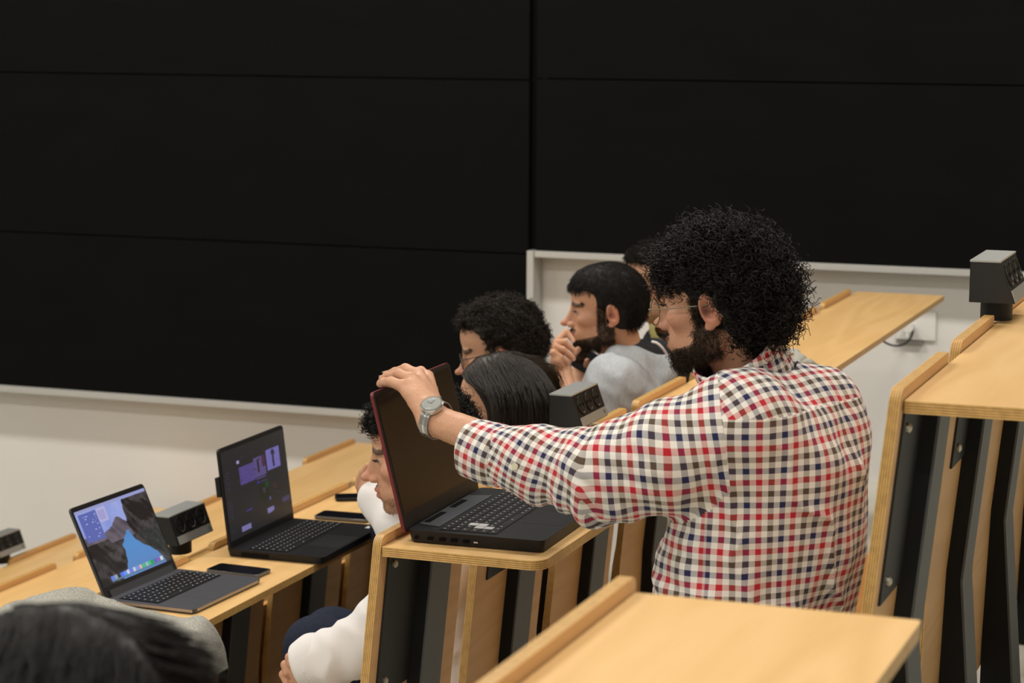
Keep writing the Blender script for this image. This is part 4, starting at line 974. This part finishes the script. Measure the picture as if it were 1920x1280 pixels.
def snap(mask, dist, nrm, lim=.008):
    a = np.zeros(len(vt), bool); b = np.zeros(len(vt), bool); a[qt[mask].ravel()] = 1; b[qt[~mask].ravel()] = 1; m = a & b & (np.abs(dist) < lim); vt[m] -= dist[m][:, None] * nrm
snap(slv, (vt - seamp) @ sn, sn)
def sub_mesh(nm, qq, uvf, mat, par):
    u, inv = np.unique(qq, return_inverse=True); return np_mesh(nm, vt[u], inv.reshape(qq.shape), mat, par, uv=uvf(vt[u]))
zy = W(1450, 745, 3.75)[2]; yk = (cen[:, 2] > zy) & ~slv
snap(yk, vt[:, 2] - zy, np.array((0, 0, 1.)))
sub_mesh('shirt', qt[~slv & ~yk], uvT, GING, p1)
yn = nz((.30, -.72, .62)); y1 = nz(np.cross((0, 0, 1), yn)); y2 = np.cross(yn, y1); ca_, sa_ = math.cos(.5), math.sin(.5)
sub_mesh('shirt_yoke', qt[yk], lambda v_: np.stack([(v_ - LS) @ (y1 * ca_ + y2 * sa_), (v_ - LS) @ (y2 * ca_ - y1 * sa_)], 1), GING, p1)
def sleeve_uv(v_):
    pts = np.array([A0, A1, A2, A3, A4]); acc = np.concatenate([[0], np.cumsum(np.linalg.norm(np.diff(pts, axis=0), axis=1))]); WT = np.zeros(len(v_)); U = np.zeros(len(v_)); E = np.zeros((len(v_), 3)); Dd = np.zeros((len(v_), 3))
    for i in range(4):
        a, b = pts[i], pts[i + 1]; d = b - a; t = ((v_ - a) @ d) / (d @ d); tc_ = np.clip(t, -.6 if i == 0 else -.2, 1.6 if i == 3 else 1.2); c = a + tc_[:, None] * d; e = v_ - c
        m = np.exp(-np.maximum(np.abs(t - .5) - .3, 0) ** 2 * 18); WT += m; U += m * (acc[i] + tc_ * (acc[i + 1] - acc[i])); E += m[:, None] * e; Dd += m[:, None] * nz(d)
    U /= WT; Dd /= np.linalg.norm(Dd, axis=1, keepdims=True); up = np.array((0, 0, 1)) - Dd * Dd[:, 2:3]; up /= np.linalg.norm(up, axis=1, keepdims=True); w_ = np.cross(Dd, up)
    Vv = np.arctan2((E * w_).sum(1), (E * up).sum(1)) * .075
    return np.stack([U + .3 * Vv, Vv - .3 * U], 1)
sub_mesh('sleeve', qt[slv], sleeve_uv, GING, p1)
# collar
cb, ct = W(1408, 716, 3.765), W(1372, 655, 3.725); cd = nz(ct - cb)
cl_ = np.linalg.norm(ct - cb)
shell_tube('collar', [cb + cd * cl_ * x for x in (.0, .2, .45, .7, .9, 1.0)], [.0830, .0825, .080, .0775, .0755, .0735], GING, p1, th=.0025, seed=31, amp=.0025, ref=(1, 0, 0), rot=.4)
# cuff folded at the wrist, with buttons
dc = nz(A4 - A3); c0, c1 = A4 - dc * .058, A4 + dc * .016
shell_tube('cuff', [c0 - dc * .004, c0, c0 + (c1 - c0) * .25, c0 + (c1 - c0) * .5, c0 + (c1 - c0) * .75, c1 - dc * .002, c1], [.050, .0535, .0545, .0530, .0515, .0500, .0485], GING, p1, seed=33, amp=.0022, rot=.15)
BUT = M_('pearl_button', (.62, .60, .45), .3)
for (px, py, Y) in ((904, 842, 3.566), (891, 872, 3.572), (966, 874, 3.508), (1052, 898, 3.495)):
    c = Vector(W(px, py, Y)); n_ = Vector((-.1, -1, -.05)).normalized()
    MB().tube([c, c + n_ * .003], .0055, 14).build('button', BUT, p1, smooth=True)
legs(p1, W(1352, 1150, 3.64), W(1495, 1160, 3.86), facing(38), CHAR, FL['B'], .05)
# wristwatch
hd_ = nz(wr - elb); nn_ = nz(np.array(W(835, 762, 3.62)) - W(815, 786, 3.655)); nn_ = nz(nn_ - hd_ * (nn_ @ hd_)); bb = np.cross(hd_, nn_); wc_ = W(817, 786, 3.655)
STEEL = M_('polished_steel', (.62, .61, .60), .22, 1); STEELD = M_('satin_steel', (.36, .36, .36), .35, 1)
wt = empty('wristwatch', tuple(wc_), 'silver steel wristwatch on the wrist over the laptop lid', 'watch')
nl = 22
for i in range(nl):
    t = math.radians(32) + (2 * math.pi - math.radians(64)) * i / (nl - 1); rr = .0340
    for j, mt in ((-1, STEELD), (0, STEEL), (1, STEELD)):
        p = wc_ + nn_ * math.cos(t) * rr + bb * math.sin(t) * rr * 1.02 + hd_ * j * .0066; n2 = Vector(nz(nn_ * math.cos(t) + bb * math.sin(t))); tt = Vector(hd_); yy = n2.cross(tt)
        MB().box(tuple(p), (.0062, .0088, .0028), Matrix((tt, yy, n2)).transposed()).build('band_link', mt, wt, bevel=.0005)
cc = wc_ + nn_ * .0345; Rr = Matrix((Vector(hd_), Vector(bb), Vector(nn_))).transposed().to_4x4(); Rr.translation = Vector(cc)
case = MB().tube([(0, 0, -.005), (0, 0, .002), (0, 0, .0042)], [.0205, .0215, .0195], 32).build('case', STEEL, wt, xf=Rr, smooth=True)
MB().tube([(0, 0, .0043), (0, 0, .0046)], .0170, 28).build('dial', M_('pale_dial', (.30, .32, .30), .2), case, xf=Rr)
MB().box((0, .004, .0048), (.0012, .011, .0004)).box((.005, 0, .0048), (.008, .0012, .0004)).build('hands', BPL2, case, xf=Rr)
MB().tube([(0, 0, .0050), (0, 0, .0058)], [.0178, .0168], 28).build('crystal', LENS, case, xf=Rr, smooth=True)
MB().tube([(.0, .0205, 0), (0, .0245, 0)], .0028, 10).build('crown', STEEL, case, xf=Rr, smooth=True)

# ===== 2. man in the grey hoodie, chin on his hand
def ppl(nm_lbl, fr, v, q, tint, base, extra=None):
    if extra: v2, q2 = join([(v, q)] + [(a, b) for a, b, c in extra]); tint = np.concatenate([tint] + [c for a, b, c in extra])
    else: v2, q2 = v, q
    p = np_mesh('person', v2, q2, SKIN, None, col=tint); rebase(p, base); return tag(p, nm_lbl, 'person')
def hand_mesh(F, lo, hi, h=.0026, chains=(), tone=1.05):
    a, b = mesh_sdf(F, lo, hi, h, 1); pts = [c[0] for ch_ in chains for c in ch_[1:]]; t = np.tile(BASEC * tone, (len(a), 1))
    if pts: d = np.min([np.linalg.norm(a - p, axis=1) for p in pts], 0); m = np.exp(-(d / .009) ** 2)[:, None] * .35; t = t * (1 - m) + np.array((.55, .24, .17)) * m
    return a, b, t
def fr_body(O, az): f = facing(az); return nz([f[0], f[1], 0])
fr2 = head_origin(frame((0, 0, 0), facing(-4, 3)), (1149, 590), 5.96, 1.03)
nk2 = W(1172, 678, 6.09)
bm2 = lambda x, y, z: beard_mask(x, y, z)
F2, v, q, tint, Lc = make_head(fr2, 1.03, .0027, nk2, .058, beard=bm2, dens=.9, nose=1.2)
w2, e2 = W(1053, 692, 5.90), W(1072, 792, 5.80)
c2 = [[(W(1047, 668, 5.90), .011), (W(1048, 636, 5.92), .0100), (W(1062, 622, 5.935), .0092), (W(1074, 638, 5.93), .0080)],
      [(W(1045, 670, 5.885), .011), (W(1043, 642, 5.89), .0105), (W(1058, 641, 5.90), .0095), (W(1077, 658, 5.915), .0080)],
      [(W(1043, 673, 5.87), .011), (W(1039, 650, 5.87), .0105), (W(1055, 655, 5.88), .0095), (W(1074, 671, 5.90), .0080)],
      [(W(1043, 676, 5.855), .010), (W(1037, 661, 5.85), .0098), (W(1050, 669, 5.86), .0088), (W(1064, 678, 5.88), .0075)]]
th2 = [(W(1060, 680, 5.92), .013), (W(1072, 668, 5.95), .0105), (W(1084, 655, 5.97), .009)]
G = Fd(.012); G.add(cone(w2, e2, .0265, .036)); hand_field(G, w2, [(w2, c[0][0], .022, .016) for c in c2], c2 + [th2], .004)
hm = hand_mesh(G, np.min([w2, e2, c2[3][1][0]], 0) - .06, np.max([w2, e2, c2[0][2][0]], 0) + .06, .0027, c2)
# his other hand, further away, holding a phone
w3, e3 = W(1083, 712, 6.12), W(1088, 778, 6.05)
c3 = [[(W(1094, 690, 6.14), .010), (W(1099, 683, 6.11), .0088), (W(1101, 676, 6.09), .0078)], [(W(1104, 692, 6.16), .010), (W(1112, 688, 6.13), .0088), (W(1114, 680, 6.10), .0078)],
      [(W(1108, 700, 6.17), .010), (W(1119, 694, 6.15), .0088), (W(1124, 686, 6.12), .0078)], [(W(1084, 688, 6.12), .011), (W(1081, 676, 6.12), .0095), (W(1082, 664, 6.13), .0085)]]
G3 = Fd(.012); G3.add(cone(w3, e3, .026, .034)); hand_field(G3, w3, [(w3, c[0][0], .021, .015) for c in c3], c3, .004)
hm3 = hand_mesh(G3, np.min([w3, e3], 0) - .07, np.max([w3, e3, c3[2][1][0]], 0) + .07, .003, c3)
p2 = ppl('bearded man in a light grey hoodie resting his chin on his hand', fr2, v, q, tint, (nk2[0], nk2[1], FL['A']), [hm, hm3])
nails(c2, p2, (0, -1, .3)); eyes(fr2, p2, 1.03, dz=.08); brows(fr2, p2, 1.03, n=420); lashes(fr2, p2, 1.03)
def short_hair(fr, parent, mat, s=1.0, t=.012, seed=0, curl=0, n=5200, ln=.02, front=.090, h=.0036, lift=.12, fx=.0, temple=.0):
    H = Fd(.02); H.add(ell((-.012, 0, .050), (.096 + t, .076 + t, .086 + t))).add(ell((-.035, 0, .028), (.070 + t, .071 + t * .9, .080 + t))).add(ell((.035, 0, .062), (.060 + t * .9, .062 + t * .8, .062 + t)))
    H.sub(ell((.125 - fx, 0, -.036 + (front - .062)), (.098, .20, .094)), .008)
    for y in (-1, 1): H.sub(ell((.066, y * .074, .040 + (front - .085)), (.036, .040, .040)), .006).sub(ell((.040 - temple, y * .10, -.022), (.052, .060, .058)), .006).sub(ell((-.012, y * .098, .000), (.024, .034, .036)), .004)
    H.cut(plane((-.05, 0, -.066), (.45, 0, -1)), .012); H.xf = toL(fr, s)
    if curl: wv_ = waves(seed + 40, 110, oct=2, warp=1.2); H.disp = lambda P: wv_(P) * .0038
    fw = fr['R'][0]; up = fr['R'][2]; O = fr['O']
    def comb(p):
        d = p - O; r_ = d - np.outer(d @ up, up); back = (d @ fw)[:, None]; return -up[None, :] * .9 + np.where(back > .02, fw[None, :] * .3, -fw[None, :] * .35)
    st = dict(n=n, length=ln, steps=8, gravity=(0, 0, -.4), lift=lift, jit=.35, off=.0012, rad=(.0006, .0003), seed=seed, sel=lambda v_: (lambda l: ~((l[:, 0] > .02) & (l[:, 2] < front - .012)) & ~((l[:, 0] > -.05) & (l[:, 0] < .04) & (l[:, 2] < .030)))((v_ - O) @ fr['R'].T))
    if curl: st.update(wave=curl, wfreq=14, jit=1.0, steps=12, lift=.35, rad=(.0009, .0005))
    else: st.update(comb=comb)
    return hair_obj('hair', H, O - .17, O + .19, h, mat, parent, [st]), H
short_hair(fr2, p2, HBLK, 1.03, .007, 2, front=.082, ln=.016, n=7000)
beard_obj(v, Lc, F2, p2, bm2, 3200, .012, HBRD, seed=4, curl=.001)
# hoodie
LS2, RS2 = W(1152, 722, 5.90), W(1215, 712, 6.24); h2L, h2R = W(1215, 860, 6.0), W(1245, 860, 6.2)
TF = Fd(.05); torso(TF, LS2, RS2, h2L, h2R, W(1180, 690, 6.08), .078, .11, .12, .06)
e2s = W(1118, 792, 5.86); TF.ops += [('+', cone(LS2, e2s, .075, .066), .04), ('+', cone(e2s, W(1096, 785, 5.84), .064, .05), .03)]
TF.ops += [('+', cone(W(1158, 668, 6.00), W(1228, 690, 6.12), .030, .052), .03), ('+', cone(W(1228, 690, 6.12), W(1215, 668, 6.25), .05, .035), .03), ('+', cone(W(1150, 676, 6.03), W(1175, 664, 6.22), .024, .03), .02)]
wg = waves(51, 20, oct=3, warp=1.4); arm2 = cone(LS2, e2s, .075, .066)
TF.disp = lambda P: wg(P) * .005 + np.abs(np.sin(P[:, 2] * 55 + P[:, 0] * 25 + wg(P) * 1.5)) * .004 * np.clip(1 - np.abs(arm2(P)) / .05, 0, 1)
cloth('hoodie', TF, np.min([LS2, e2s, h2L], 0) - .14, np.max([RS2, h2R], 0) + (.17, .17, .13), .006, GREYJ, p2)
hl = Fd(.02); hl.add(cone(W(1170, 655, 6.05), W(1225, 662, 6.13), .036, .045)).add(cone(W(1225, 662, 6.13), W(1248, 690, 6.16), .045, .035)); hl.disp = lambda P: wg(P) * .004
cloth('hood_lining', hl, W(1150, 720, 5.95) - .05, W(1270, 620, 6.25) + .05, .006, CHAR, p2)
cs = smoothpts([W(1222, 640, 5.99), W(1232, 643, 5.99), W(1242, 652, 6.0), W(1250, 664, 6.02)], 4); MB().tube(cs, .0035, 6).build('drawcord', WHTJ, p2, smooth=True)
legs(p2, h2L - (.02, 0, .02), h2R - (.02, 0, .02), facing(0), NAVY, FL['A'], .36); seat(-1.62, 6.1, FL['A'] + .47, 'B')
cph = np.array(W(1106, 681, 6.135)); xa = nz(W(1122, 690, 6.16) - W(1090, 673, 6.11)); ya = nz(np.cross((0, -1, .4), xa)); za = np.cross(xa, ya)
phone(tuple(cph), 0, .13, .065, 'dark phone held up behind the hand of the grey hoodie man', R=Matrix((xa, ya, za)).transposed())

# ===== 3. curly-haired man with glasses behind the long hair
fr3 = head_origin(frame((0, 0, 0), facing(3, 13)), (941, 668), 5.36, 1.0); nk3 = W(990, 752, 5.47)
F3, v, q, tint, Lc = make_head(fr3, 1.0, .0028, nk3, .056, nose=1.25)
p3 = ppl('man with short curly dark hair and glasses behind the long hair', fr3, v, q, tint, (nk3[0], nk3[1], FL['A']))
eyes(fr3, p3, dz=-.1); brows(fr3, p3, mat=HBRN)
short_hair(fr3, p3, HBRN, 1.0, .017, 5, curl=.0040, n=3800, ln=.018, front=.106, fx=.016)
glasses(fr3, 'dark-framed glasses of the curly-haired man', WIRE, r=.021, wire=.0013, x=.104)
LS3, RS3 = W(1010, 800, 5.30), W(1040, 780, 5.66); T3 = Fd(.05); hp3, hq3 = W(1050, 960, 5.40) - (.07, 0, 0), W(1075, 950, 5.6) - (.07, 0, 0)
torso(T3, LS3, RS3, hp3, hq3, nk3 - (0, 0, .02), .07, .105, .115, .06); T3.ops.append(('+', cone(RS3 + (.02, -.10, .03), RS3 + (0, 0, -.2), .06, .05), .04)); wq = waves(61, 20, oct=3); T3.disp = lambda P: wq(P) * .004
cloth('t_shirt', T3, np.min([LS3, hp3], 0) - .16, np.max([RS3, hq3], 0) + .17, .008, WHTJ, p3)
legs(p3, hp3 - (.0, 0, .02), hq3 - (.0, 0, .02), facing(0), NAVY, FL['A'], .36); seat(-1.62, 5.5, FL['A'] + .47, 'B')

# ===== 4. person with long dark hair
fr4 = head_origin(frame((0, 0, 0), facing(2, 6)), (947, 781), 4.86, 1.0); nk4 = W(972, 862, 4.98)
F4, v, q, tint, Lc = make_head(fr4, 1.0, .0025, nk4, .05, nose=.95, jaw=.95)
p4 = ppl('person with long straight dark hair behind the raised laptop lid', fr4, v, q, tint, (nk4[0], nk4[1], FL['A']))
eyes(fr4, p4, dz=-.3); brows(fr4, p4, mat=HBRN, n=320); lashes(fr4, p4)
H = Fd(.02); t = .010; H.add(ell((-.012, 0, .050), (.098 + t, .078 + t, .086 + t))).add(ell((-.035, 0, .028), (.074 + t, .074 + t, .080 + t))).add(ell((.030, 0, .062), (.060 + t, .064 + t, .060 + t)))
H.sub(ell((.125, 0, .012), (.098, .20, .098)), .006)
for y in (-1, 1): H.sub(ell((-.004, y * .095, -.022), (.022, .030, .022)), .006)
H.add(cone((-.055, 0, .0), (-.085, 0, -.16), .076, .070), .04); H.cut(plane((0, 0, -.20), (0, 0, -1)), .02); wl = waves(71, 60, oct=2); H.disp = lambda P: wl(P * np.array((1, 1, .15), f32)) * .0025; H.xf = toL(fr4)
Fb, Yb, Ub = fr4['R']
def comb4(p):
    l = (p - fr4['O']) @ fr4['R'].T; top = sstep(.03, .10, l[:, 2]); g = -Ub[None, :] * (1 - .6 * top)[:, None] - Fb[None, :] * (.30 * top + 1.1 * sstep(.005, .05, l[:, 0]) * sstep(.11, .06, l[:, 2]))[:, None] + Yb[None, :] * (np.sign(l[:, 1] - .012) * .9 * top)[:, None]; return g
def top4(v_): l = (v_ - fr4['O']) @ fr4['R'].T; return (l[:, 2] > .05) & (l[:, 0] < .085)
def side4(v_): l = (v_ - fr4['O']) @ fr4['R'].T; return (l[:, 2] > .0) & (l[:, 0] < -.02)
HLNG = hair_mat('long_hair_brown', (.022, .0155, .0115), .42, .4)
hair_obj('long_hair', H, fr4['O'] - (.24, .2, .25), fr4['O'] + .2, .0038, HLNG, p4, [dict(n=4200, length=.16, steps=24, gravity=(0, 0, -1), comb=comb4, lift=.02, jit=.07, off=.0012, rad=(.0006, .0003), seed=8, sel=top4),
      dict(n=1800, length=.20, steps=24, gravity=(0, 0, -1), comb=comb4, lift=.02, jit=.07, off=.0025, rad=(.0005, .0003), seed=9, sel=side4)])
LS4, RS4 = W(965, 900, 4.80), W(1010, 890, 5.14); T4 = Fd(.05); hp4, hq4 = W(1010, 1090, 4.90) - (.06, 0, 0), W(1040, 1080, 5.08) - (.06, 0, 0); torso(T4, LS4, RS4, hp4, hq4, nk4 - (0, 0, .02), .06, .095, .11, .06); T4.disp = lambda P: wq(P) * .004
cloth('pullover', T4, np.min([LS4, hp4], 0) - .15, np.max([RS4, hq4], 0) + .16, .008, CHAR, p4)
legs(p4, hp4 - (.0, 0, .02), hq4 - (.0, 0, .02), facing(0), CHAR, FL['A'], .26); seat(-1.62, 5.0, FL['A'] + .47, 'B')

# ===== 5. man in the white sweatshirt, half hidden by the laptop lid
fr5 = head_origin(frame((0, 0, 0), facing(-2, 9)), (801, 866), 4.36, 1.12); nk5 = W(815, 985, 4.49)
def bm5(x, y, z): return beard_mask(x, y, z) * .8
F5, v, q, tint, Lc = make_head(fr5, 1.12, .0022, nk5, .056, beard=bm5, dens=.35, nose=1.15)
w5, e5 = W(590, 1252, 4.20), W(700, 1195, 4.24)
c5 = [[(W(560, 1240, 4.20), .011), (W(543, 1232, 4.20), .0098), (W(546, 1246, 4.19), .0085)], [(W(556, 1250, 4.20), .011), (W(535, 1246, 4.20), .0098), (W(538, 1262, 4.19), .0085)],
      [(W(556, 1262, 4.20), .011), (W(532, 1264, 4.20), .0098), (W(538, 1280, 4.19), .0085)], [(W(560, 1275, 4.20), .011), (W(540, 1284, 4.20), .0095), (W(548, 1298, 4.19), .008)]]
G = Fd(.012); G.add(cone(w5, e5, .026, .034)); hand_field(G, w5, [(w5, c[0][0], .022, .015) for c in c5], c5, .004)
hm5 = hand_mesh(G, np.min([w5, e5, c5[3][2][0]], 0) - .06, np.max([w5, e5], 0) + .06, .0026, c5)
w6, e6 = W(700, 930, 4.56), W(745, 985, 4.5)
c6 = [[(W(690, 905, 4.57), .011), (W(683, 886, 4.57), .0098), (W(690, 874, 4.56), .0085)], [(W(686, 912, 4.575), .011), (W(676, 897, 4.575), .0098), (W(681, 884, 4.57), .0085)], [(W(686, 920, 4.58), .011), (W(674, 910, 4.58), .0098), (W(677, 898, 4.575), .0085)], [(W(690, 926, 4.585), .011), (W(677, 922, 4.585), .0095), (W(676, 912, 4.58), .008)]]
G = Fd(.012); G.add(cone(w6, e6, .026, .034)); hand_field(G, w6, [(w6, c[0][0], .022, .015) for c in c6], c6, .004)
hm6 = hand_mesh(G, np.min([w6, e6, c6[3][1][0]], 0) - .06, np.max([w6, e6, c6[0][2][0]], 0) + .06, .0028, c6)
p5 = ppl('man in a white sweatshirt whose face shows left of the raised lid', fr5, v, q, tint, (nk5[0], nk5[1], FL['A']), [hm5, hm6])
eyes(fr5, p5, 1.12, dz=-.05); brows(fr5, p5, 1.12, n=420); lashes(fr5, p5, 1.12)
short_hair(fr5, p5, HBLK, 1.12, .006, 9, curl=.005, n=3200, ln=.022, front=.088)
beard_obj(v, Lc, F5, p5, bm5, 900, .0025, HBRD, seed=5, curl=.0002)
LS5, RS5 = W(800, 1060, 4.28), W(850, 1030, 4.62); hp5, hq5 = W(860, 1270, 4.38), W(880, 1250, 4.56); T5 = Fd(.05); torso(T5, LS5, RS5, hp5, hq5, nk5 - (0, 0, .02), .078, .115, .125, .06)
e5b = W(712, 1195, 4.24); c5a = W(566, 1250, 4.20)
T5.ops += [('+', cone(LS5, e5b, .078, .072), .04), ('+', cone(e5b, W(620, 1235, 4.21), .070, .060), .03), ('+', cone(W(620, 1235, 4.21), W(592, 1243, 4.20), .058, .052), .02),
           ('+', cone(RS5, W(770, 1010, 4.56), .07, .055), .04), ('+', cone(W(770, 1010, 4.56), W(745, 985, 4.50), .055, .050), .03), ('+', cone(W(745, 985, 4.50), W(705, 938, 4.555), .050, .040), .02)]
w5n = waves(81, 24, oct=3, warp=1.3); d5 = nz(c5a - e5b)
T5.disp = lambda P: w5n(P) * .0035 + np.abs(np.sin(((P - e5b.astype(f32)) @ d5.astype(f32)) * 70 + w5n(P) * 1.3)) * .006 * np.clip(((P - LS5.astype(f32)) @ nz(e5b - LS5).astype(f32)) / .1, 0, 1)
cloth('sweatshirt', T5, np.min([c5a, hp5, e5b], 0) - .10, np.max([RS5, hq5], 0) + .17, .006, WHTJ, p5)
cf = Fd(.01); a, b = c5a + d5 * -.030, c5a + d5 * .012; cf.add(cone(a, b, .060, .052)).sub(cone(a - d5 * .0, b + d5 * .05, .040, .044), .004).cut(plane(b - d5 * .002, d5), .010); cf.disp = lambda P: w5n(P) * .002
cloth('cuff', cf, np.minimum(a, b) - .08, np.maximum(a, b) + .08, .004, WHTJ, p5)
legs(p5, hp5 - (.0, 0, .02), hq5 - (.0, 0, .02), facing(0), NAVY, FL['A'], .31, kn=.09); seat(-1.62, 4.47, FL['A'] + .47, 'B')

# ===== 6. man with thin glasses behind the hoodie man
fr6 = head_origin(frame((0, 0, 0), facing(-3, 2)), (1246, 545), 6.52, 1.0); nk6 = W(1250, 640, 6.66)
F6, v, q, tint, Lc = make_head(fr6, 1.0, .003, nk6, .056)
p6 = ppl('man with wavy dark hair and yellow collar behind the grey hoodie', fr6, v, q, tint, (nk6[0], nk6[1], FL['A']))
eyes(fr6, p6); brows(fr6, p6, mat=HBRN)
short_hair(fr6, p6, HBLK, 1.0, .013, 12, curl=.0045, n=2400, ln=.018, front=.102, fx=.01, h=.0042, temple=-.01)
glasses(fr6, 'thin wire glasses of the man behind the grey hoodie', GOLD, r=.021, wire=.0009, x=.104)
LS6, RS6 = W(1262, 690, 6.48), W(1290, 680, 6.82); hp6, hq6 = W(1290, 850, 6.56), W(1310, 850, 6.76); T6 = Fd(.05); torso(T6, LS6, RS6, hp6, hq6, nk6 - (0, 0, .02), .07, .105, .115, .06); T6.disp = lambda P: wq(P) * .004
cloth('jacket', T6, np.min([LS6, hp6], 0) - .16, np.max([RS6, hq6], 0) + .17, .008, CHAR, p6)
k6 = Fd(.01); k6.add(cone(W(1268, 640, 6.63), W(1258, 612, 6.60), .074, .068)).cut(plane(W(1258, 604, 6.60), (0, 0, 1)), .01)
cloth('collar', k6, nk6 - .12, nk6 + .14, .005, YEL, p6)
legs(p6, hp6 - (.0, 0, .02), hq6 - (.0, 0, .02), facing(0), CHAR, FL['A'], .36); seat(-1.62, 6.66, FL['A'] + .47, 'B')

# ===== 7. blurred dark head close to the camera
fr7 = frame(W(112, 1446, 1.56), facing(20, 0)); nk7 = toW(fr7, (-.045, 0, -.17))
F7, v, q, tint, Lc = make_head(fr7, 1.0, .004, nk7, .056)
p7 = ppl('person with shiny dark hair, blurred at the lower left corner', fr7, v, q, tint, (nk7[0], nk7[1], FL['B']))
eyes(fr7, p7)
H = Fd(.02); t = .003; H.add(ell((-.010, 0, .052), (.094 + t, .076 + t, .086 + t))).add(ell((-.035, 0, .028), (.074 + t, .074 + t, .080 + t))).add(ell((.030, 0, .062), (.060 + t, .064 + t, .060 + t)))
H.sub(ell((.128, 0, -.022), (.098, .20, .098)), .008); H.cut(plane((0, 0, -.08), (0, 0, -1)), .02); H.disp = lambda P: wl(P * np.array((1, 1, .2), f32)) * .003; H.xf = toL(fr7)
f7 = fr7
def comb7(p): l = (p - f7['O']) @ f7['R'].T; top = sstep(.03, .10, l[:, 2]); return -f7['R'][2][None, :] * (1 - .5 * top)[:, None] - f7['R'][0][None, :] * (.2 + .2 * top)[:, None] + f7['R'][1][None, :] * (np.sign(l[:, 1]) * .9 * top)[:, None]
HSH = hair_mat('hair_shiny_dark', (.0042, .0034, .0028), .42, .16)
hair_obj('hair', H, fr7['O'] - (.2, .2, .2), fr7['O'] + .2, .005, HSH, p7, [dict(n=5200, length=.07, steps=12, gravity=(0, 0, -1), comb=comb7, lift=.03, jit=.08, off=.0012, rad=(.0008, .0004), seed=18, sel=lambda v_: ((v_ - f7['O']) @ f7['R'].T)[:, 2] > .0)])
sd7 = fr7['R'][1]; LS7, RS7 = nk7 - (0, 0, .06) + sd7 * .17, nk7 - (0, 0, .06) - sd7 * .17; hp7, hq7 = LS7 - sd7 * .08 - (-.04, 0, .45), RS7 + sd7 * .08 - (-.04, 0, .45)
T7 = Fd(.05); torso(T7, LS7, RS7, hp7, hq7, nk7, .065, .10, .115, .06); T7.disp = lambda P: wq(P) * .004
cloth('jumper', T7, np.min([LS7, hp7, RS7, hq7], 0) - .16, np.max([LS7, hp7, RS7, hq7], 0) + .17, .010, CHAR, p7)
legs(p7, hp7, hq7, facing(15), NAVY, FL['B'], .30)

# ---------------------------------------------------------------- grey wool jacket draped over the near end of the row, and a scarf on the next row
def drape(name, P, mat, label, cat, th=.006, amp=.006, seed=3, n=7, lift=0):
    """P: grid of control points (rows x cols), Catmull-Rom refined, thickened and wrinkled"""
    P = np.array(P, float); P = np.array([smoothpts(list(r), n) for r in P]); P = np.stack([np.array(smoothpts(list(P[:, j]), n)) for j in range(P.shape[1])], 1)
    H_, W_ = P.shape[:2]; gy = np.gradient(P, axis=0); gx = np.gradient(P, axis=1); N = np.cross(gx, gy); N /= np.linalg.norm(N, axis=2, keepdims=True) + 1e-9
    if N[:, :, 2].mean() < 0: N = -N
    wv_ = waves(seed, 26, oct=3, warp=1.5); P = P + N * (np.abs(wv_(P.reshape(-1, 3).astype(f32)).reshape(H_, W_, 1)) * amp + th)
    V = np.concatenate([P.reshape(-1, 3), (P - N * th).reshape(-1, 3)]); o = H_ * W_; Q = []
    for i in range(H_ - 1):
        for j in range(W_ - 1): a = i * W_ + j; Q += [(a, a + 1, a + W_ + 1, a + W_), (o + a, o + a + W_, o + a + W_ + 1, o + a + 1)]
    bd = [i for i in range(W_)] + [i * W_ + W_ - 1 for i in range(1, H_)] + [(H_ - 1) * W_ + j for j in range(W_ - 2, -1, -1)] + [i * W_ for i in range(H_ - 2, 0, -1)]
    for a, b in zip(bd, bd[1:] + bd[:1]): Q.append((b, a, a + o, b + o))
    ob = np_mesh(name, V, np.array(Q), mat); rebase(ob, V.min(0)); return tag(ob, label, cat)
za = ROWS['A'][1] + .001
def r_(x, z, ys): return [(x + .004 * math.sin(9 * y), y, z) for y in ys]
ja = []
for x, z, y0, y1 in ((-2.79, za + .03, 4.02, 4.37), (-2.71, za + .028, 3.98, 4.42), (-2.66, za + .004, 3.95, 4.435), (-2.55, za + .004, 3.95, 4.43), (-2.44, za + .004, 3.95, 4.41), (-2.385, za + .004, 3.95, 4.40), (-2.362, za - .016, 3.95, 4.41), (-2.350, za - .060, 3.95, 4.43), (-2.345, za - .115, 3.97, 4.44)):
    ja.append([(x, y0 + (y1 - y0) * k / 5, z + (.012 * math.sin(k * 2.1 + x * 20) if z > za else 0) * 1.0 + (.01 if z > za + .02 and k == 5 else 0)) for k in range(6)])
drape('jacket', ja, TWEED, 'grey marl wool jacket draped over the desk end beside the first laptop', 'jacket', amp=.004)
zb = ROWS['B'][1]
sc = []
for (px, py, Y, rr, up) in ((1440, 664, 6.0, .02, .012), (1466, 656, 6.05, .022, .03), (1488, 660, 6.0, .024, .022), (1500, 672, 5.9, .022, .012), (1490, 684, 5.8, .02, .018), (1512, 680, 5.82, .022, .03), (1528, 686, 5.8, .018, .012)):
    v_ = W(px, py, Y); v_ = v_ - np.array((0, 0, CZ)); v_ = v_ * ((zb + up - CZ) / v_[2]) + np.array((0, 0, CZ)); sc.append((v_, rr))
SF = Fd(.012)
for (a, ra), (b, rb) in zip(sc[:-1], sc[1:]): SF.add(cone(a, b, ra * .75, rb * .75, flat=((0, 0, 1), 1.5)))
ws = waves(91, 60, oct=2); SF.disp = lambda P: ws(P) * .004
SF.cut(plane((0, 0, zb + .0015), (0, 0, -1)), 0)
pts_ = np.array([a for a, b in sc]); so_ = cloth('scarf', SF, pts_.min(0) - .06, pts_.max(0) + .06, .004, TWEED, None); rebase(so_, pts_.min(0)); tag(so_, 'crumpled grey knitted scarf on the desk behind the checked shirt', 'scarf')
